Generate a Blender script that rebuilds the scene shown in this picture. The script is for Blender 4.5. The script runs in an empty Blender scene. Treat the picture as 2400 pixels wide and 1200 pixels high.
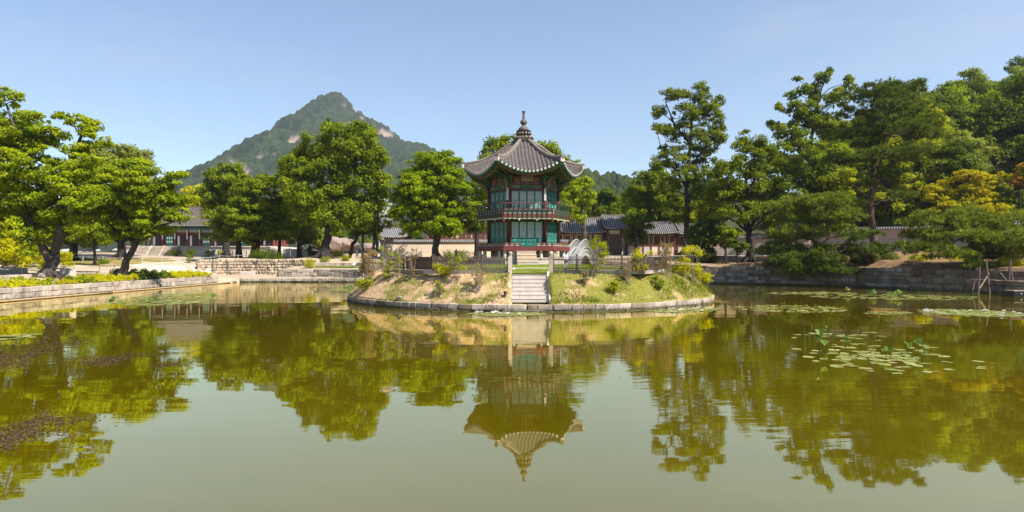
import bpy, bmesh, math, random
import numpy as np
from mathutils import Vector, Matrix

sc = bpy.context.scene
C = sc.collection
R = math.radians

# ------------------------------------------------------------------ camera, sky, sun, exposure
F, CX, HY, CAMZ = 1500.0, 1200.0, 607.0, 3.0          # focal length in photo pixels, horizon row, eye height above the water
cam = bpy.data.cameras.new('camera')
cam_o = bpy.data.objects.new('camera', cam); C.objects.link(cam_o)
cam.sensor_width = 36.0; cam.lens = 36.0 * F / 2400.0
cam.shift_y = (HY - 600.0) / 2400.0
cam.clip_start = 0.1; cam.clip_end = 9000
cam_o.location = (0, 0, CAMZ); cam_o.rotation_euler = (R(90), 0, 0)
sc.camera = cam_o

SUN_EL, SUN_AZ = 48.0, 34.0       # azimuth: degrees from +X towards the camera
sd = Vector((math.cos(R(SUN_EL)) * math.cos(R(SUN_AZ)), -math.cos(R(SUN_EL)) * math.sin(R(SUN_AZ)), math.sin(R(SUN_EL))))
world = bpy.data.worlds.new('World'); sc.world = world; world.use_nodes = True
wt = world.node_tree; wt.nodes.clear()
sky = wt.nodes.new('ShaderNodeTexSky'); sky.sky_type = 'NISHITA'; sky.sun_disc = False
sky.sun_elevation = R(SUN_EL); sky.sun_rotation = R(90 + SUN_AZ)
sky.air_density = 1.0; sky.dust_density = 0.4; sky.ozone_density = 2.4; sky.altitude = 60
bg = wt.nodes.new('ShaderNodeBackground'); bg.inputs['Strength'].default_value = 0.09
wo = wt.nodes.new('ShaderNodeOutputWorld')
tcw = wt.nodes.new('ShaderNodeTexCoord'); mpw = wt.nodes.new('ShaderNodeMapping'); mpw.inputs['Scale'].default_value = (1.2, 1.6, 5.5)
nzw = wt.nodes.new('ShaderNodeTexNoise'); nzw.inputs['Scale'].default_value = 1.7; nzw.inputs['Detail'].default_value = 6; nzw.inputs['Roughness'].default_value = .6
mrw = wt.nodes.new('ShaderNodeMapRange'); mrw.inputs['From Min'].default_value = .5; mrw.inputs['From Max'].default_value = .8; mrw.inputs['To Min'].default_value = .06; mrw.inputs['To Max'].default_value = .62
mxw = wt.nodes.new('ShaderNodeMix'); mxw.data_type = 'RGBA'; mxw.inputs[7].default_value = (2.9, 3.3, 4.2, 1)          # thin high cloud veil
wt.links.new(tcw.outputs['Generated'], mpw.inputs[0]); wt.links.new(mpw.outputs[0], nzw.inputs['Vector']); wt.links.new(nzw.outputs['Fac'], mrw.inputs['Value'])
wt.links.new(mrw.outputs[0], mxw.inputs[0]); wt.links.new(sky.outputs[0], mxw.inputs[6])
wt.links.new(mxw.outputs[2], bg.inputs[0]); wt.links.new(bg.outputs[0], wo.inputs[0])
sun = bpy.data.lights.new('sun', 'SUN'); sun.energy = 5.0; sun.angle = R(0.5); sun.color = (1.0, 0.93, 0.82)
sun_o = bpy.data.objects.new('sun', sun); C.objects.link(sun_o)
sun_o.rotation_euler = sd.to_track_quat('Z', 'Y').to_euler(); sun_o.location = (60, -20, 60)
sc.view_settings.view_transform = 'Standard'; sc.view_settings.look = 'None'
sc.view_settings.exposure = 1.06; sc.view_settings.gamma = 1.0; sc.view_settings.use_curve_mapping = False
sc.render.engine = 'CYCLES'
sc.cycles.use_denoising = True
HAZE = 0.00012
sc.cycles.max_bounces = 8; sc.cycles.diffuse_bounces = 3; sc.cycles.glossy_bounces = 3
sc.cycles.transmission_bounces = 4; sc.cycles.transparent_max_bounces = 8; sc.cycles.volume_bounces = 0
sc.cycles.caustics_reflective = False; sc.cycles.caustics_refractive = False
sc.cycles.sample_clamp_indirect = 6.0

# ------------------------------------------------------------------ helpers
def at(px, py, Y):
    return Vector(((px - CX) / F * Y, Y, CAMZ - (py - HY) / F * Y))

def xw(px, Y):
    return (px - CX) / F * Y

def zw(py, Y):
    return CAMZ - (py - HY) / F * Y

def tag(o, label=None, cat=None, group=None, kind=None):
    if label: o['label'] = label
    if cat: o['category'] = cat
    if group: o['group'] = group
    if kind: o['kind'] = kind
    return o

def empty(name, loc, rz=0.0, label=None, cat=None, group=None):
    o = bpy.data.objects.new(name, None); C.objects.link(o)
    o.location = loc; o.rotation_euler = (0, 0, rz); o.empty_display_size = 0.2
    return tag(o, label, cat, group)

def link(name, mesh, parent=None, loc=(0, 0, 0), rot=(0, 0, 0), scale=(1, 1, 1)):
    o = bpy.data.objects.new(name, mesh); C.objects.link(o)
    o.parent = parent; o.location = loc; o.rotation_euler = rot; o.scale = scale
    return o

def copy_tree(o, parent=None):
    c = o.copy(); C.objects.link(c); c.parent = parent
    for ch in list(o.children): copy_tree(ch, c)
    return c

class MB:
    def __init__(s): s.v = []; s.f = []; s.m = []; s.mi = 0
    def add(s, vs, fs):
        b = len(s.v); s.v += [tuple(x) for x in vs]
        s.f += [tuple(i + b for i in f) for f in fs]; s.m += [s.mi] * len(fs)
        return s
    def box(s, c, d, rz=0.0, M=None):
        x, y, z = d[0] / 2, d[1] / 2, d[2] / 2
        vs = [Vector((sx * x, sy * y, sz * z)) for sz in (-1, 1) for sy in (-1, 1) for sx in (-1, 1)]
        m = M if M is not None else Matrix.Rotation(rz, 4, 'Z')
        vs = [m @ v + Vector(c) for v in vs]
        return s.add(vs, [(0, 2, 3, 1), (4, 5, 7, 6), (0, 1, 5, 4), (2, 6, 7, 3), (0, 4, 6, 2), (1, 3, 7, 5)])
    def prism(s, poly, z0, z1):
        n = len(poly)
        vs = [(p[0], p[1], z0) for p in poly] + [(p[0], p[1], z1) for p in poly]
        fs = [tuple(reversed(range(n))), tuple(range(n, 2 * n))] + [(i, (i + 1) % n, n + (i + 1) % n, n + i) for i in range(n)]
        return s.add(vs, fs)
    def tube(s, pts, rad, n=8, cap=True):
        pts = [Vector(p) for p in pts]
        if not hasattr(rad, '__len__'): rad = [rad] * len(pts)
        up = Vector((0.13, 0.31, 0.94)); prev = None; vs = []
        for i, p in enumerate(pts):
            t = (pts[min(i + 1, len(pts) - 1)] - pts[max(i - 1, 0)])
            t = t.normalized() if t.length > 1e-9 else Vector((0, 0, 1))
            a = prev if prev is not None else (up.cross(t) if abs(up.dot(t)) < 0.97 else Vector((1, 0, 0)).cross(t))
            a = (a - t * a.dot(t)); a = a.normalized() if a.length > 1e-6 else t.orthogonal().normalized()
            prev = a; b = t.cross(a)
            for k in range(n):
                w = 2 * math.pi * k / n
                vs.append(p + (a * math.cos(w) + b * math.sin(w)) * rad[i])
        fs = []
        for i in range(len(pts) - 1):
            for k in range(n):
                k2 = (k + 1) % n
                fs.append((i * n + k, i * n + k2, (i + 1) * n + k2, (i + 1) * n + k))
        if cap:
            fs.append(tuple(reversed(range(n)))); fs.append(tuple(range((len(pts) - 1) * n, len(pts) * n)))
        return s.add(vs, fs)
    def lathe(s, prof, n=16, c=(0, 0, 0), rot=0.0):
        vs = []
        for r, z in prof:
            for k in range(n):
                w = 2 * math.pi * k / n + rot
                vs.append((c[0] + r * math.cos(w), c[1] + r * math.sin(w), c[2] + z))
        fs = []
        for i in range(len(prof) - 1):
            for k in range(n):
                k2 = (k + 1) % n
                fs.append((i * n + k, i * n + k2, (i + 1) * n + k2, (i + 1) * n + k))
        fs.append(tuple(reversed(range(n)))); fs.append(tuple(range((len(prof) - 1) * n, len(prof) * n)))
        return s.add(vs, fs)
    def grid(s, P):            # P[i][j] -> point
        ni, nj = len(P), len(P[0]); vs = [p for row in P for p in row]
        fs = [(i * nj + j, i * nj + j + 1, (i + 1) * nj + j + 1, (i + 1) * nj + j) for i in range(ni - 1) for j in range(nj - 1)]
        return s.add(vs, fs)
    def mesh(s, name, mats, smooth=False):
        me = bpy.data.meshes.new(name); me.from_pydata(s.v, [], s.f)
        if not isinstance(mats, (list, tuple)): mats = [mats]
        for m in mats: me.materials.append(m)
        if len(mats) > 1: me.polygons.foreach_set('material_index', s.m)
        if smooth: me.polygons.foreach_set('use_smooth', [True] * len(me.polygons))
        me.update(); return me
    def build(s, name, mats, parent=None, smooth=False, loc=(0, 0, 0), rot=(0, 0, 0)):
        return link(name, s.mesh(name, mats, smooth), parent, loc, rot)

# ------------------------------------------------------------------ materials
ALB = .84
def nodes(m):
    m.use_nodes = True; t = m.node_tree; t.nodes.clear()
    out = t.nodes.new('ShaderNodeOutputMaterial')
    return t, out

def mixcol(t, a, b, fac):
    n = t.nodes.new('ShaderNodeMix'); n.data_type = 'RGBA'
    for k, v in ((6, a), (7, b)):
        if hasattr(v, 'is_linked') or hasattr(v, 'links'): t.links.new(v, n.inputs[k])
        else: n.inputs[k].default_value = (*v, 1)
    if isinstance(fac, (int, float)): n.inputs[0].default_value = fac
    else: t.links.new(fac, n.inputs[0])
    return n.outputs[2]

def noise(t, scale, detail=4.0, rough=0.55, coord=None, stretch=None, kind='object'):
    tc = t.nodes.new('ShaderNodeTexCoord') if kind == 'object' else t.nodes.new('ShaderNodeNewGeometry')
    src = tc.outputs['Object'] if kind == 'object' else tc.outputs['Position']
    if stretch:
        mp = t.nodes.new('ShaderNodeMapping'); mp.inputs['Scale'].default_value = stretch
        t.links.new(src, mp.inputs[0]); src = mp.outputs[0]
    n = t.nodes.new('ShaderNodeTexNoise'); n.inputs['Scale'].default_value = scale
    n.inputs['Detail'].default_value = detail; n.inputs['Roughness'].default_value = rough
    t.links.new(src, n.inputs['Vector'])
    return n.outputs['Fac']

def ramp(t, src, lo, hi):
    r = t.nodes.new('ShaderNodeMapRange'); r.inputs['From Min'].default_value = lo; r.inputs['From Max'].default_value = hi
    t.links.new(src, r.inputs['Value']); return r.outputs[0]

def bump(t, src, strength, dist):
    b = t.nodes.new('ShaderNodeBump'); b.inputs['Strength'].default_value = strength; b.inputs['Distance'].default_value = dist
    t.links.new(src, b.inputs['Height']); return b.outputs[0]

def mat(name, c1, c2=None, scale=3.0, rough=0.75, bmp=0.0, bscale=None, bdist=0.02, vary=0.0, c3=None, s3=0.6, lo3=0.55, hi3=0.7, metal=0.0, spec=0.3, space='world', stretch=None, damp=False):
    m = bpy.data.materials.new(name); t, out = nodes(m)
    b = t.nodes.new('ShaderNodeBsdfPrincipled'); t.links.new(b.outputs[0], out.inputs[0])
    b.inputs['Roughness'].default_value = rough; b.inputs['Metallic'].default_value = metal
    b.inputs['Specular IOR Level'].default_value = spec
    c2 = c2 or tuple(x * 0.75 for x in c1)
    c1, c2 = tuple(x * ALB for x in c1), tuple(x * ALB for x in c2)
    if c3: c3 = tuple(x * ALB for x in c3)
    col = mixcol(t, c1, c2, ramp(t, noise(t, scale, 5, kind=space, stretch=stretch), 0.33, 0.67))
    if c3: col = mixcol(t, col, c3, ramp(t, noise(t, s3, 5, 0.65, kind=space), lo3, hi3))
    if vary:
        oi = t.nodes.new('ShaderNodeObjectInfo'); hs = t.nodes.new('ShaderNodeHueSaturation')
        mr = t.nodes.new('ShaderNodeMapRange'); mr.inputs['To Min'].default_value = 1 - vary; mr.inputs['To Max'].default_value = 1 + vary
        t.links.new(oi.outputs['Random'], mr.inputs['Value']); t.links.new(mr.outputs[0], hs.inputs['Value'])
        t.links.new(col, hs.inputs['Color']); col = hs.outputs[0]
    if damp:          # wet algae band just above the waterline, streaks running down the blocks
        g = t.nodes.new('ShaderNodeNewGeometry'); sx = t.nodes.new('ShaderNodeSeparateXYZ'); t.links.new(g.outputs['Position'], sx.inputs[0])
        nz = noise(t, 2.2, 5, .7, kind='world', stretch=(1, 1, .3)); ad = t.nodes.new('ShaderNodeMath'); ad.operation = 'MULTIPLY_ADD'; ad.inputs[1].default_value = -.5
        t.links.new(nz, ad.inputs[0]); t.links.new(sx.outputs[2], ad.inputs[2])
        col = mixcol(t, (.07, .065, .035), col, ramp(t, ad.outputs[0], -.2, .02))
        st = ramp(t, noise(t, 1.5, 5, .7, kind='world', stretch=(2.6, 2.6, .35)), .5, .68); mu = t.nodes.new('ShaderNodeMath'); mu.operation = 'MULTIPLY'; mu.inputs[1].default_value = .62; t.links.new(st, mu.inputs[0])
        col = mixcol(t, col, (.1, .088, .075), mu.outputs[0])
    t.links.new(col, b.inputs['Base Color'])
    if bmp: t.links.new(bump(t, noise(t, bscale or scale * 4, 6, 0.6, kind=space), bmp, bdist), b.inputs['Normal'])
    return m

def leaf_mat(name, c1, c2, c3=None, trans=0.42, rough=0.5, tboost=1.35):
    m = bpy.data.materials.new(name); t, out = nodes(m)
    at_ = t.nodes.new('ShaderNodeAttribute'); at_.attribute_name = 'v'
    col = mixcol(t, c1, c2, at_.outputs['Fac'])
    if c3:
        a2 = t.nodes.new('ShaderNodeAttribute'); a2.attribute_name = 'w'
        col = mixcol(t, col, c3, a2.outputs['Fac'])
    b = t.nodes.new('ShaderNodeBsdfPrincipled'); b.inputs['Roughness'].default_value = rough
    b.inputs['Specular IOR Level'].default_value = 0.05
    t.links.new(col, b.inputs['Base Color'])
    tr = t.nodes.new('ShaderNodeBsdfTranslucent')
    g = t.nodes.new('ShaderNodeMix'); g.data_type = 'RGBA'; g.blend_type = 'MULTIPLY'; g.inputs[0].default_value = 1
    g.inputs[7].default_value = (tboost * 1.15, tboost * 1.1, tboost * 0.55, 1); t.links.new(col, g.inputs[6])
    t.links.new(g.outputs[2], tr.inputs['Color'])
    mx = t.nodes.new('ShaderNodeMixShader'); mx.inputs[0].default_value = trans
    t.links.new(b.outputs[0], mx.inputs[1]); t.links.new(tr.outputs[0], mx.inputs[2]); t.links.new(mx.outputs[0], out.inputs[0])
    return m

M = {}
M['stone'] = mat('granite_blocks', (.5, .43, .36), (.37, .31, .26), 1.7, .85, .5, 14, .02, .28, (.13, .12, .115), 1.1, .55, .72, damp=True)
M['stone_lit'] = mat('sunlit_granite', (.54, .45, .36), (.4, .33, .27), 1.4, .85, .5, 14, .02, .22, (.15, .125, .11), 1.3, .53, .7, damp=True)  # granite copy coloured lighter for blocks that catch the sun
M['stone_dark'] = mat('weathered_shaded_granite', (.42, .31, .215), (.26, .195, .135), 1.5, .85, .5, 14, .02, .3, (.07, .07, .065), .9, .5, .7, damp=True)  # stained granite, its colour also darkened for walls standing in shade
M['stone_warm'] = mat('rubble_stone', (.47, .37, .26), (.34, .27, .2), 2.0, .9, .6, 12, .03, .3, (.2, .17, .14), 1.6, .55, .7)
M['stone_pale'] = mat('dressed_granite', (.6, .53, .48), (.5, .44, .4), 2.5, .8, .3, 20, .01, .08)
M['mortar'] = mat('dark_joint', (.1, .09, .08), (.07, .065, .06), 3, .95)
M['wood_dark'] = mat('aged_brown_wood', (.15, .105, .08), (.09, .066, .054), 4, .8, .3, 30, .01, .15)
M['wood_panel'] = mat('reddish_board', (.2, .12, .085), (.14, .085, .062), 4, .8, .3, 30, .01, .2)
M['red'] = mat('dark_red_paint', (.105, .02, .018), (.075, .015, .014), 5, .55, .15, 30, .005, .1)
M['red_lit'] = mat('sunlit_red_paint', (.17, .036, .03), (.12, .027, .024), 5, .55, .15, 30, .005, .1)  # brighter copy of the red, sunlight put into the colour of outer boards
M['teal'] = mat('teal_paint', (.014, .22, .17), (.012, .16, .13), 6, .5, .1, 30, .005, .1)
M['green'] = mat('green_paint', (.03, .12, .06), (.022, .08, .045), 6, .55, .1, 30, .005, .15)
M['olive'] = mat('ornament_paint', (.2, .19, .1), (.055, .11, .06), 14, .6, .1, 30, .005, .2)
M['valance'] = mat('pale_green_paint', (.46, .5, .3), (.38, .43, .26), 6, .6)
M['orange'] = mat('ochre_paint', (.36, .16, .07), (.25, .1, .05), 7, .6)
M['pink'] = mat('salmon_paint', (.42, .24, .18), (.3, .15, .11), 9, .6)
M['violet'] = mat('grey_violet_paint', (.15, .13, .17), (.11, .1, .13), 9, .6)
M['paper'] = mat('door_paper', (.88, .86, .8), (.82, .8, .74), 4, .8)
M['panel'] = mat('grey_white_inset', (.34, .34, .3), (.24, .25, .22), 9, .7, vary=.15)
M['tile'] = mat('roof_tile', (.155, .128, .113), (.088, .074, .068), 5, .75, .3, 20, .01, .12, (.165, .142, .125), 2.2, .5, .7)
M['tile_under'] = mat('roof_tile_bed', (.09, .082, .085), (.055, .052, .056), 5, .8, .3, 20, .01)
M['tile_blue'] = mat('slate_roof_tile', (.3, .3, .32), (.2, .2, .22), 5, .7, .2, 20, .01, .1)
M['lime'] = mat('lime_plaster', (.62, .58, .52), (.5, .46, .42), 5, .85, .2, 20, .01, .1)
M['ridge'] = mat('ridge_tile', (.22, .185, .155), (.135, .115, .1), 4, .8, .4, 18, .02, .1)
M['sign'] = mat('cream_board', (.5, .45, .27), (.42, .38, .23), 7, .7)
M['ink'] = mat('dark_ink', (.03, .03, .035), (.02, .02, .025), 5, .6)
M['white'] = mat('white_paint', (.7, .69, .67), (.62, .61, .6), 3, .6)
M['white_dim'] = mat('white_paint_dimmed', (.36, .36, .35), (.28, .28, .275), 3, .6)  # white toned down to grey so the sunlit bridge does not blow out
M['boulder'] = mat('pink_granite', (.3, .23, .185), (.2, .155, .13), 1.2, .9, .8, 4, .1, .15, (.16, .14, .12), .7, .52, .66)
M['metal'] = mat('grey_steel', (.42, .45, .5), (.35, .38, .43), 4, .4, spec=.5)
M['black'] = mat('black_plastic', (.015, .015, .02), (.01, .01, .012), 4, .4)
M['plaster'] = mat('ochre_plaster', (.55, .42, .26), (.48, .36, .22), 3, .85)
M['hall_red'] = mat('timber_red', (.16, .045, .032), (.11, .03, .024), 4, .65)
M['bamboo'] = mat('bamboo_pole', (.5, .36, .2), (.36, .25, .14), 5, .6)
M['skin'] = mat('skin', (.5, .3, .21), (.45, .27, .19), 8, .6)
M['hair'] = mat('hair', (.02, .015, .012), (.015, .012, .01), 8, .5)
M['cloth_w'] = mat('white_cloth', (.75, .74, .74), (.68, .67, .68), 8, .8)
M['cloth_b'] = mat('brown_cloth', (.12, .07, .05), (.09, .055, .04), 8, .8)
M['cloth_d'] = mat('navy_cloth', (.03, .035, .06), (.02, .025, .045), 8, .8)
M['bark'] = mat('bark', (.085, .07, .06), (.045, .038, .034), 2.5, .95, 1.0, 7, .06, c3=(.15, .13, .115), s3=1.2, lo3=.55, hi3=.75)
M['bark_dark'] = mat('dark_bark', (.045, .036, .03), (.022, .018, .016), 2.5, .95, 1.0, 7, .06)
M['bark_red'] = mat('pine_bark', (.12, .07, .05), (.05, .036, .03), 2.5, .95, 1.0, 7, .06)
M['twig'] = mat('pale_twig', (.33, .27, .22), (.2, .16, .13), 4, .9)
# foliage
M['lf_bright'] = leaf_mat('leaf_zelkova', (.095, .16, .005), (.34, .38, .011))
M['lf_mid'] = leaf_mat('leaf_midgreen', (.068, .12, .005), (.245, .285, .012))
M['lf_round'] = leaf_mat('leaf_maple_green', (.085, .16, .003), (.3, .355, .007))
M['lf_deep'] = leaf_mat('leaf_deepgreen', (.055, .095, .005), (.21, .245, .011))
M['lf_dark'] = leaf_mat('leaf_dark', (.042, .08, .007), (.14, .18, .016))
M['lf_grey'] = leaf_mat('leaf_greygreen', (.12, .16, .02), (.28, .3, .05))
M['lf_yellow'] = leaf_mat('leaf_yellowgreen', (.25, .26, .003), (.52, .49, .007))
M['lf_gold'] = leaf_mat('leaf_gold', (.24, .24, .004), (.46, .41, .007), (.5, .36, .01))
M['lf_orange'] = leaf_mat('leaf_orange', (.36, .16, .02), (.46, .26, .03))
M['lf_bush'] = leaf_mat('leaf_shrub', (.13, .175, .005), (.36, .37, .012))
M['lf_dry'] = leaf_mat('leaf_dry_twig', (.2, .13, .07), (.3, .22, .1))
M['needle'] = leaf_mat('pine_needle', (.03, .06, .009), (.15, .195, .022), trans=.22)
M['needle_y'] = leaf_mat('pine_needle_yellowish', (.06, .1, .011), (.26, .3, .03), trans=.22)
M['blade'] = leaf_mat('grass_blade', (.085, .125, .008), (.2, .24, .014), (.6, .45, .25), trans=.3)
M['pad'] = leaf_mat('lily_leaf', (.17, .2, .045), (.32, .32, .12), trans=.1, rough=.35)
M['pad_brown'] = leaf_mat('old_lily_leaf', (.15, .12, .035), (.24, .2, .07), trans=.1, rough=.4)
M['lotus'] = leaf_mat('lotus_leaf', (.1, .165, .04), (.2, .27, .08), trans=.4)
M['petal'] = mat('white_petal', (.85, .83, .8), (.8, .76, .74), 5, .6)
M['petal_y'] = mat('yellow_petal', (.7, .42, .02), (.6, .35, .02), 5, .6)
M['weed'] = mat('floating_weed', (.11, .06, .03), (.055, .035, .018), 5, .8, vary=.1)
# ground
def ground_mat(name, dirt, dirt2, green, s, lo, hi, gx=None):
    m = bpy.data.materials.new(name); t, out = nodes(m)
    b = t.nodes.new('ShaderNodeBsdfPrincipled'); t.links.new(b.outputs[0], out.inputs[0]); b.inputs['Roughness'].default_value = .95
    b.inputs['Specular IOR Level'].default_value = .1
    dirt, dirt2, green = [tuple(x * ALB for x in q) for q in (dirt, dirt2, green)]
    base = mixcol(t, dirt, dirt2, ramp(t, noise(t, 5.0, 8, .75, kind='world'), .35, .65))
    n = noise(t, s, 6, .65, kind='world')
    if gx:
        g = t.nodes.new('ShaderNodeNewGeometry'); sx = t.nodes.new('ShaderNodeSeparateXYZ'); t.links.new(g.outputs['Position'], sx.inputs[0])
        mr = t.nodes.new('ShaderNodeMapRange'); mr.inputs['From Min'].default_value = gx[0]; mr.inputs['From Max'].default_value = gx[1]
        mr.inputs['To Min'].default_value = gx[2]; mr.inputs['To Max'].default_value = gx[3]
        t.links.new(sx.outputs[0], mr.inputs['Value'])
        ad = t.nodes.new('ShaderNodeMath'); ad.operation = 'ADD'; t.links.new(n, ad.inputs[0]); t.links.new(mr.outputs[0], ad.inputs[1]); n = ad.outputs[0]
    g2 = mixcol(t, green, tuple(x * .55 for x in green), ramp(t, noise(t, 9, 6, .7, kind='world'), .35, .65))
    col = mixcol(t, base, g2, ramp(t, n, lo, hi))
    t.links.new(col, b.inputs['Base Color'])
    t.links.new(bump(t, noise(t, 18, 8, .75, kind='world'), .8, .05), b.inputs['Normal'])
    return m
M['ground'] = ground_mat('sandy_ground', (.5, .4, .29), (.38, .3, .21), (.14, .16, .04), .12, .55, .75)
def litter(m):          # higher ground is wooded: dark leaf litter and undergrowth instead of sand
    t = m.node_tree; b = [n for n in t.nodes if n.type == 'BSDF_PRINCIPLED'][0]; src = b.inputs['Base Color'].links[0].from_socket
    g = t.nodes.new('ShaderNodeNewGeometry'); sx = t.nodes.new('ShaderNodeSeparateXYZ'); t.links.new(g.outputs['Position'], sx.inputs[0])
    c = mixcol(t, (.035, .045, .014), (.07, .06, .03), ramp(t, noise(t, 1.2, 6, .7, kind='world'), .4, .6))
    soil_shade = mixcol(t, (.25, .15, .08), (.13, .085, .045), ramp(t, noise(t, 1.6, 6, .7, kind='world'), .4, .6))  # brown soil; its dark tone also carries the shade under the pines
    src = mixcol(t, src, soil_shade, ramp(t, sx.outputs[0], 20, 27))
    t.links.new(mixcol(t, src, c, ramp(t, sx.outputs[2], 4.3, 5.2)), b.inputs['Base Color'])
litter(M['ground'])
M['island'] = ground_mat('island_turf', (.68, .465, .3), (.44, .295, .18), (.24, .24, .04), .5, .465, .59, (-4, 6, -.02, .12))
M['lawn'] = ground_mat('dry_lawn', (.34, .26, .1), (.26, .2, .07), (.15, .17, .03), .3, .4, .75)
M['grass_flat'] = ground_mat('cut_grass', (.2, .23, .025), (.14, .17, .02), (.16, .21, .02), .5, .4, .6)
M['path'] = ground_mat('pale_sand_path', (.66, .58, .46), (.56, .48, .38), (.5, .42, .3), .2, .6, .8)

# ------------------------------------------------------------------ pond outline, terrain and island as height functions
PC = np.array((3.0, 45.0))
BANK = [(-35.6, 4, .95), (-35.6, 30, .95), (-35.6, 44, .95), (-35.6, 60, .95), (-35.8, 73, .97), (-36.4, 79, .8), (-35.2, 82.3, .55),
        (-30, 83, .5), (-25, 83, .5), (-21, 82.6, .55), (-18.5, 82.4, 2.4), (-14, 82.3, 2.95), (0, 82.3, 2.95), (12, 82, 2.8), (20, 80.5, 2.5),
        (24, 78, 2.12), (30, 75, 2.1), (37, 68.5, 2.0), (41, 58, 1.2), (42.5, 50, 1.2), (43, 35, 1.2), (43, 4, 1.4), (20, 3.2, 1.3), (0, 3.0, 1.3), (-20, 3.4, 1.2)]
_bx = np.array([(b[0] - PC[0], b[1] - PC[1]) for b in BANK]); _bz = np.array([b[2] for b in BANK])
def _dense():
    pts = []; n = len(BANK)
    for i in range(n):
        a, b = np.array(BANK[i]), np.array(BANK[(i + 1) % n])
        k = max(2, int(np.hypot(*(b - a)[:2]) / 0.8))
        for j in range(k): pts.append(a + (b - a) * j / k)
    return np.array(pts)
BD = _dense()
_ang = np.arctan2(BD[:, 1] - PC[1], BD[:, 0] - PC[0]); _rad = np.hypot(BD[:, 1] - PC[1], BD[:, 0] - PC[0])
_o = np.argsort(_ang); _ang, _rad, _bzd = _ang[_o], _rad[_o], BD[_o, 2]
_angx = np.concatenate(([_ang[-1] - 2 * np.pi], _ang, [_ang[0] + 2 * np.pi]))
_radx = np.concatenate(([_rad[-1]], _rad, [_rad[0]])); _bzx = np.concatenate(([_bzd[-1]], _bzd, [_bzd[0]]))
CTRL = np.array([
    (-39, 45, 1.15), (-39, 60, 1.15), (-38.5, 72, 1.15), (-41.5, 45, 1.75), (-41.5, 60, 1.75), (-42, 70, 1.7), (-50, 55, 2.0), (-55, 75, 2.35),
    (-45, 85, 2.6), (-60, 100, 3.2), (-45, 105, 3.3), (-80, 128, 4.1), (-60, 128, 3.8), (-45, 125, 3.8), (-100, 90, 3.5), (-100, 50, 3),
    (-30, 91.5, 2.95), (-22, 90.5, 2.95), (-36, 91.8, 2.95), (-41, 91.5, 2.9), (-30, 95, 3.2), (-20, 95, 3.25), (-37, 84.5, .7),
    (-30, 85.2, .72), (-24, 84.6, .75), (-28, 87, 1.62), (-24, 86.2, 1.66), (-20, 85, 1.75), (-24, 88.2, 2.0), (-34, 88, .75), (-38, 87.6, .8), (-40.5, 86.5, 1.0), (-32.5, 88.6, .8), (-28, 90.3, 2.6),
    (-15, 85, 3.1), (0, 85, 3.05), (15, 85, 2.95), (-15, 97, 3.35), (0, 97, 3.35), (15, 104, 3.6), (35, 104, 3.6), (0, 130, 4), (-20, 130, 4.2),
    (26, 82, 2.4), (34, 80, 2.5), (28, 95, 3.5), (45, 88, 3.8), (55, 80, 4.1), (50, 68, 2.8), (46, 58, 2.3), (47, 50, 2.3), (60, 60, 4), (48, 35, 2.3),
    (62, 104, 8), (75, 112, 13), (90, 120, 19), (110, 125, 25), (82, 140, 23), (50, 132, 10), (112, 95, 16), (105, 160, 34), (60, 170, 18), (135, 150, 38),
    (0, 200, 6), (-100, 200, 6), (-200, 150, 6), (-60, 20, 2), (70, 20, 4), (0, -20, 1.4), (0, -200, 2), (-300, -100, 4), (300, -100, 8), (0, 500, 10), (-400, 400, 10), (400, 400, 40), (0, 1200, 30), (-1500, 800, 30), (1500, 800, 40), (0, -1500, 10)], float)

def terrain(x, y):
    x = np.asarray(x, float); y = np.asarray(y, float)
    d2 = (x[..., None] - CTRL[:, 0]) ** 2 + (y[..., None] - CTRL[:, 1]) ** 2 + 1e-4
    w = d2 ** -1.5
    z = (w * CTRL[:, 2]).sum(-1) / w.sum(-1)
    dx, dy = x - PC[0], y - PC[1]; a = np.arctan2(dy, dx); r = np.hypot(dx, dy)
    rb = np.interp(a, _angx, _radx); zb = np.interp(a, _angx, _bzx)
    k = np.clip((r - rb) / 3.0, 0, 1); k = k * k * (3 - 2 * k)
    res = (zb - .08) * (1 - k) + z * k
    # stepped terraces of the far left bank
    ym = np.interp(x, [-31.5, -26, -22, -18.5, -17], [86.2, 85.6, 84.2, 82.7, 82.4])
    yr = np.interp(x, [-42.3, -41.5, -40, -36, -31, -28, -22, -19, -17.5], [86.5, 88.5, 89.6, 90.2, 90.0, 89.0, 88.8, 87, 85.5])
    low = np.clip(.46 + .05 * (y - 83), .42, .8); mid = 1.58 + .1 * (y - ym); top = np.minimum(2.55 + .25 * np.maximum(y - yr - .6, 0), 3.1) + .35 * np.clip((-27.5 - x) / 2, 0, 1) * np.clip(1 - (y - yr) / 8, 0, 1)
    ter = np.where(y < yr + .55, np.where((x < -31.3) | (y < ym + .55), low, mid), top)
    m = (x > -42.5) & (x < -17.5) & (y > 82) & (y < 94); f = np.clip((94 - y) / 2.5, 0, 1) * np.clip((x + 42.5) / 1.5, 0, 1) * np.clip((-17.5 - x) / 2.0, 0, 1)
    res = np.where(m, ter * f + res * (1 - f), res)
    # ledge between the two right walls
    dd = r - rb; m2 = (x > 38.5) & (y < 63.5) & (y > 18) & (dd < 9)
    res = np.where(m2, np.where(dd < 1.75, 1.1, np.maximum(1.98, res)), res)
    return res

def pond_r(x, y):
    a = np.arctan2(y - PC[1], x - PC[0])
    return np.interp(a, _angx, _radx) - np.hypot(x - PC[0], y - PC[1])      # >0 inside the pond

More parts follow.
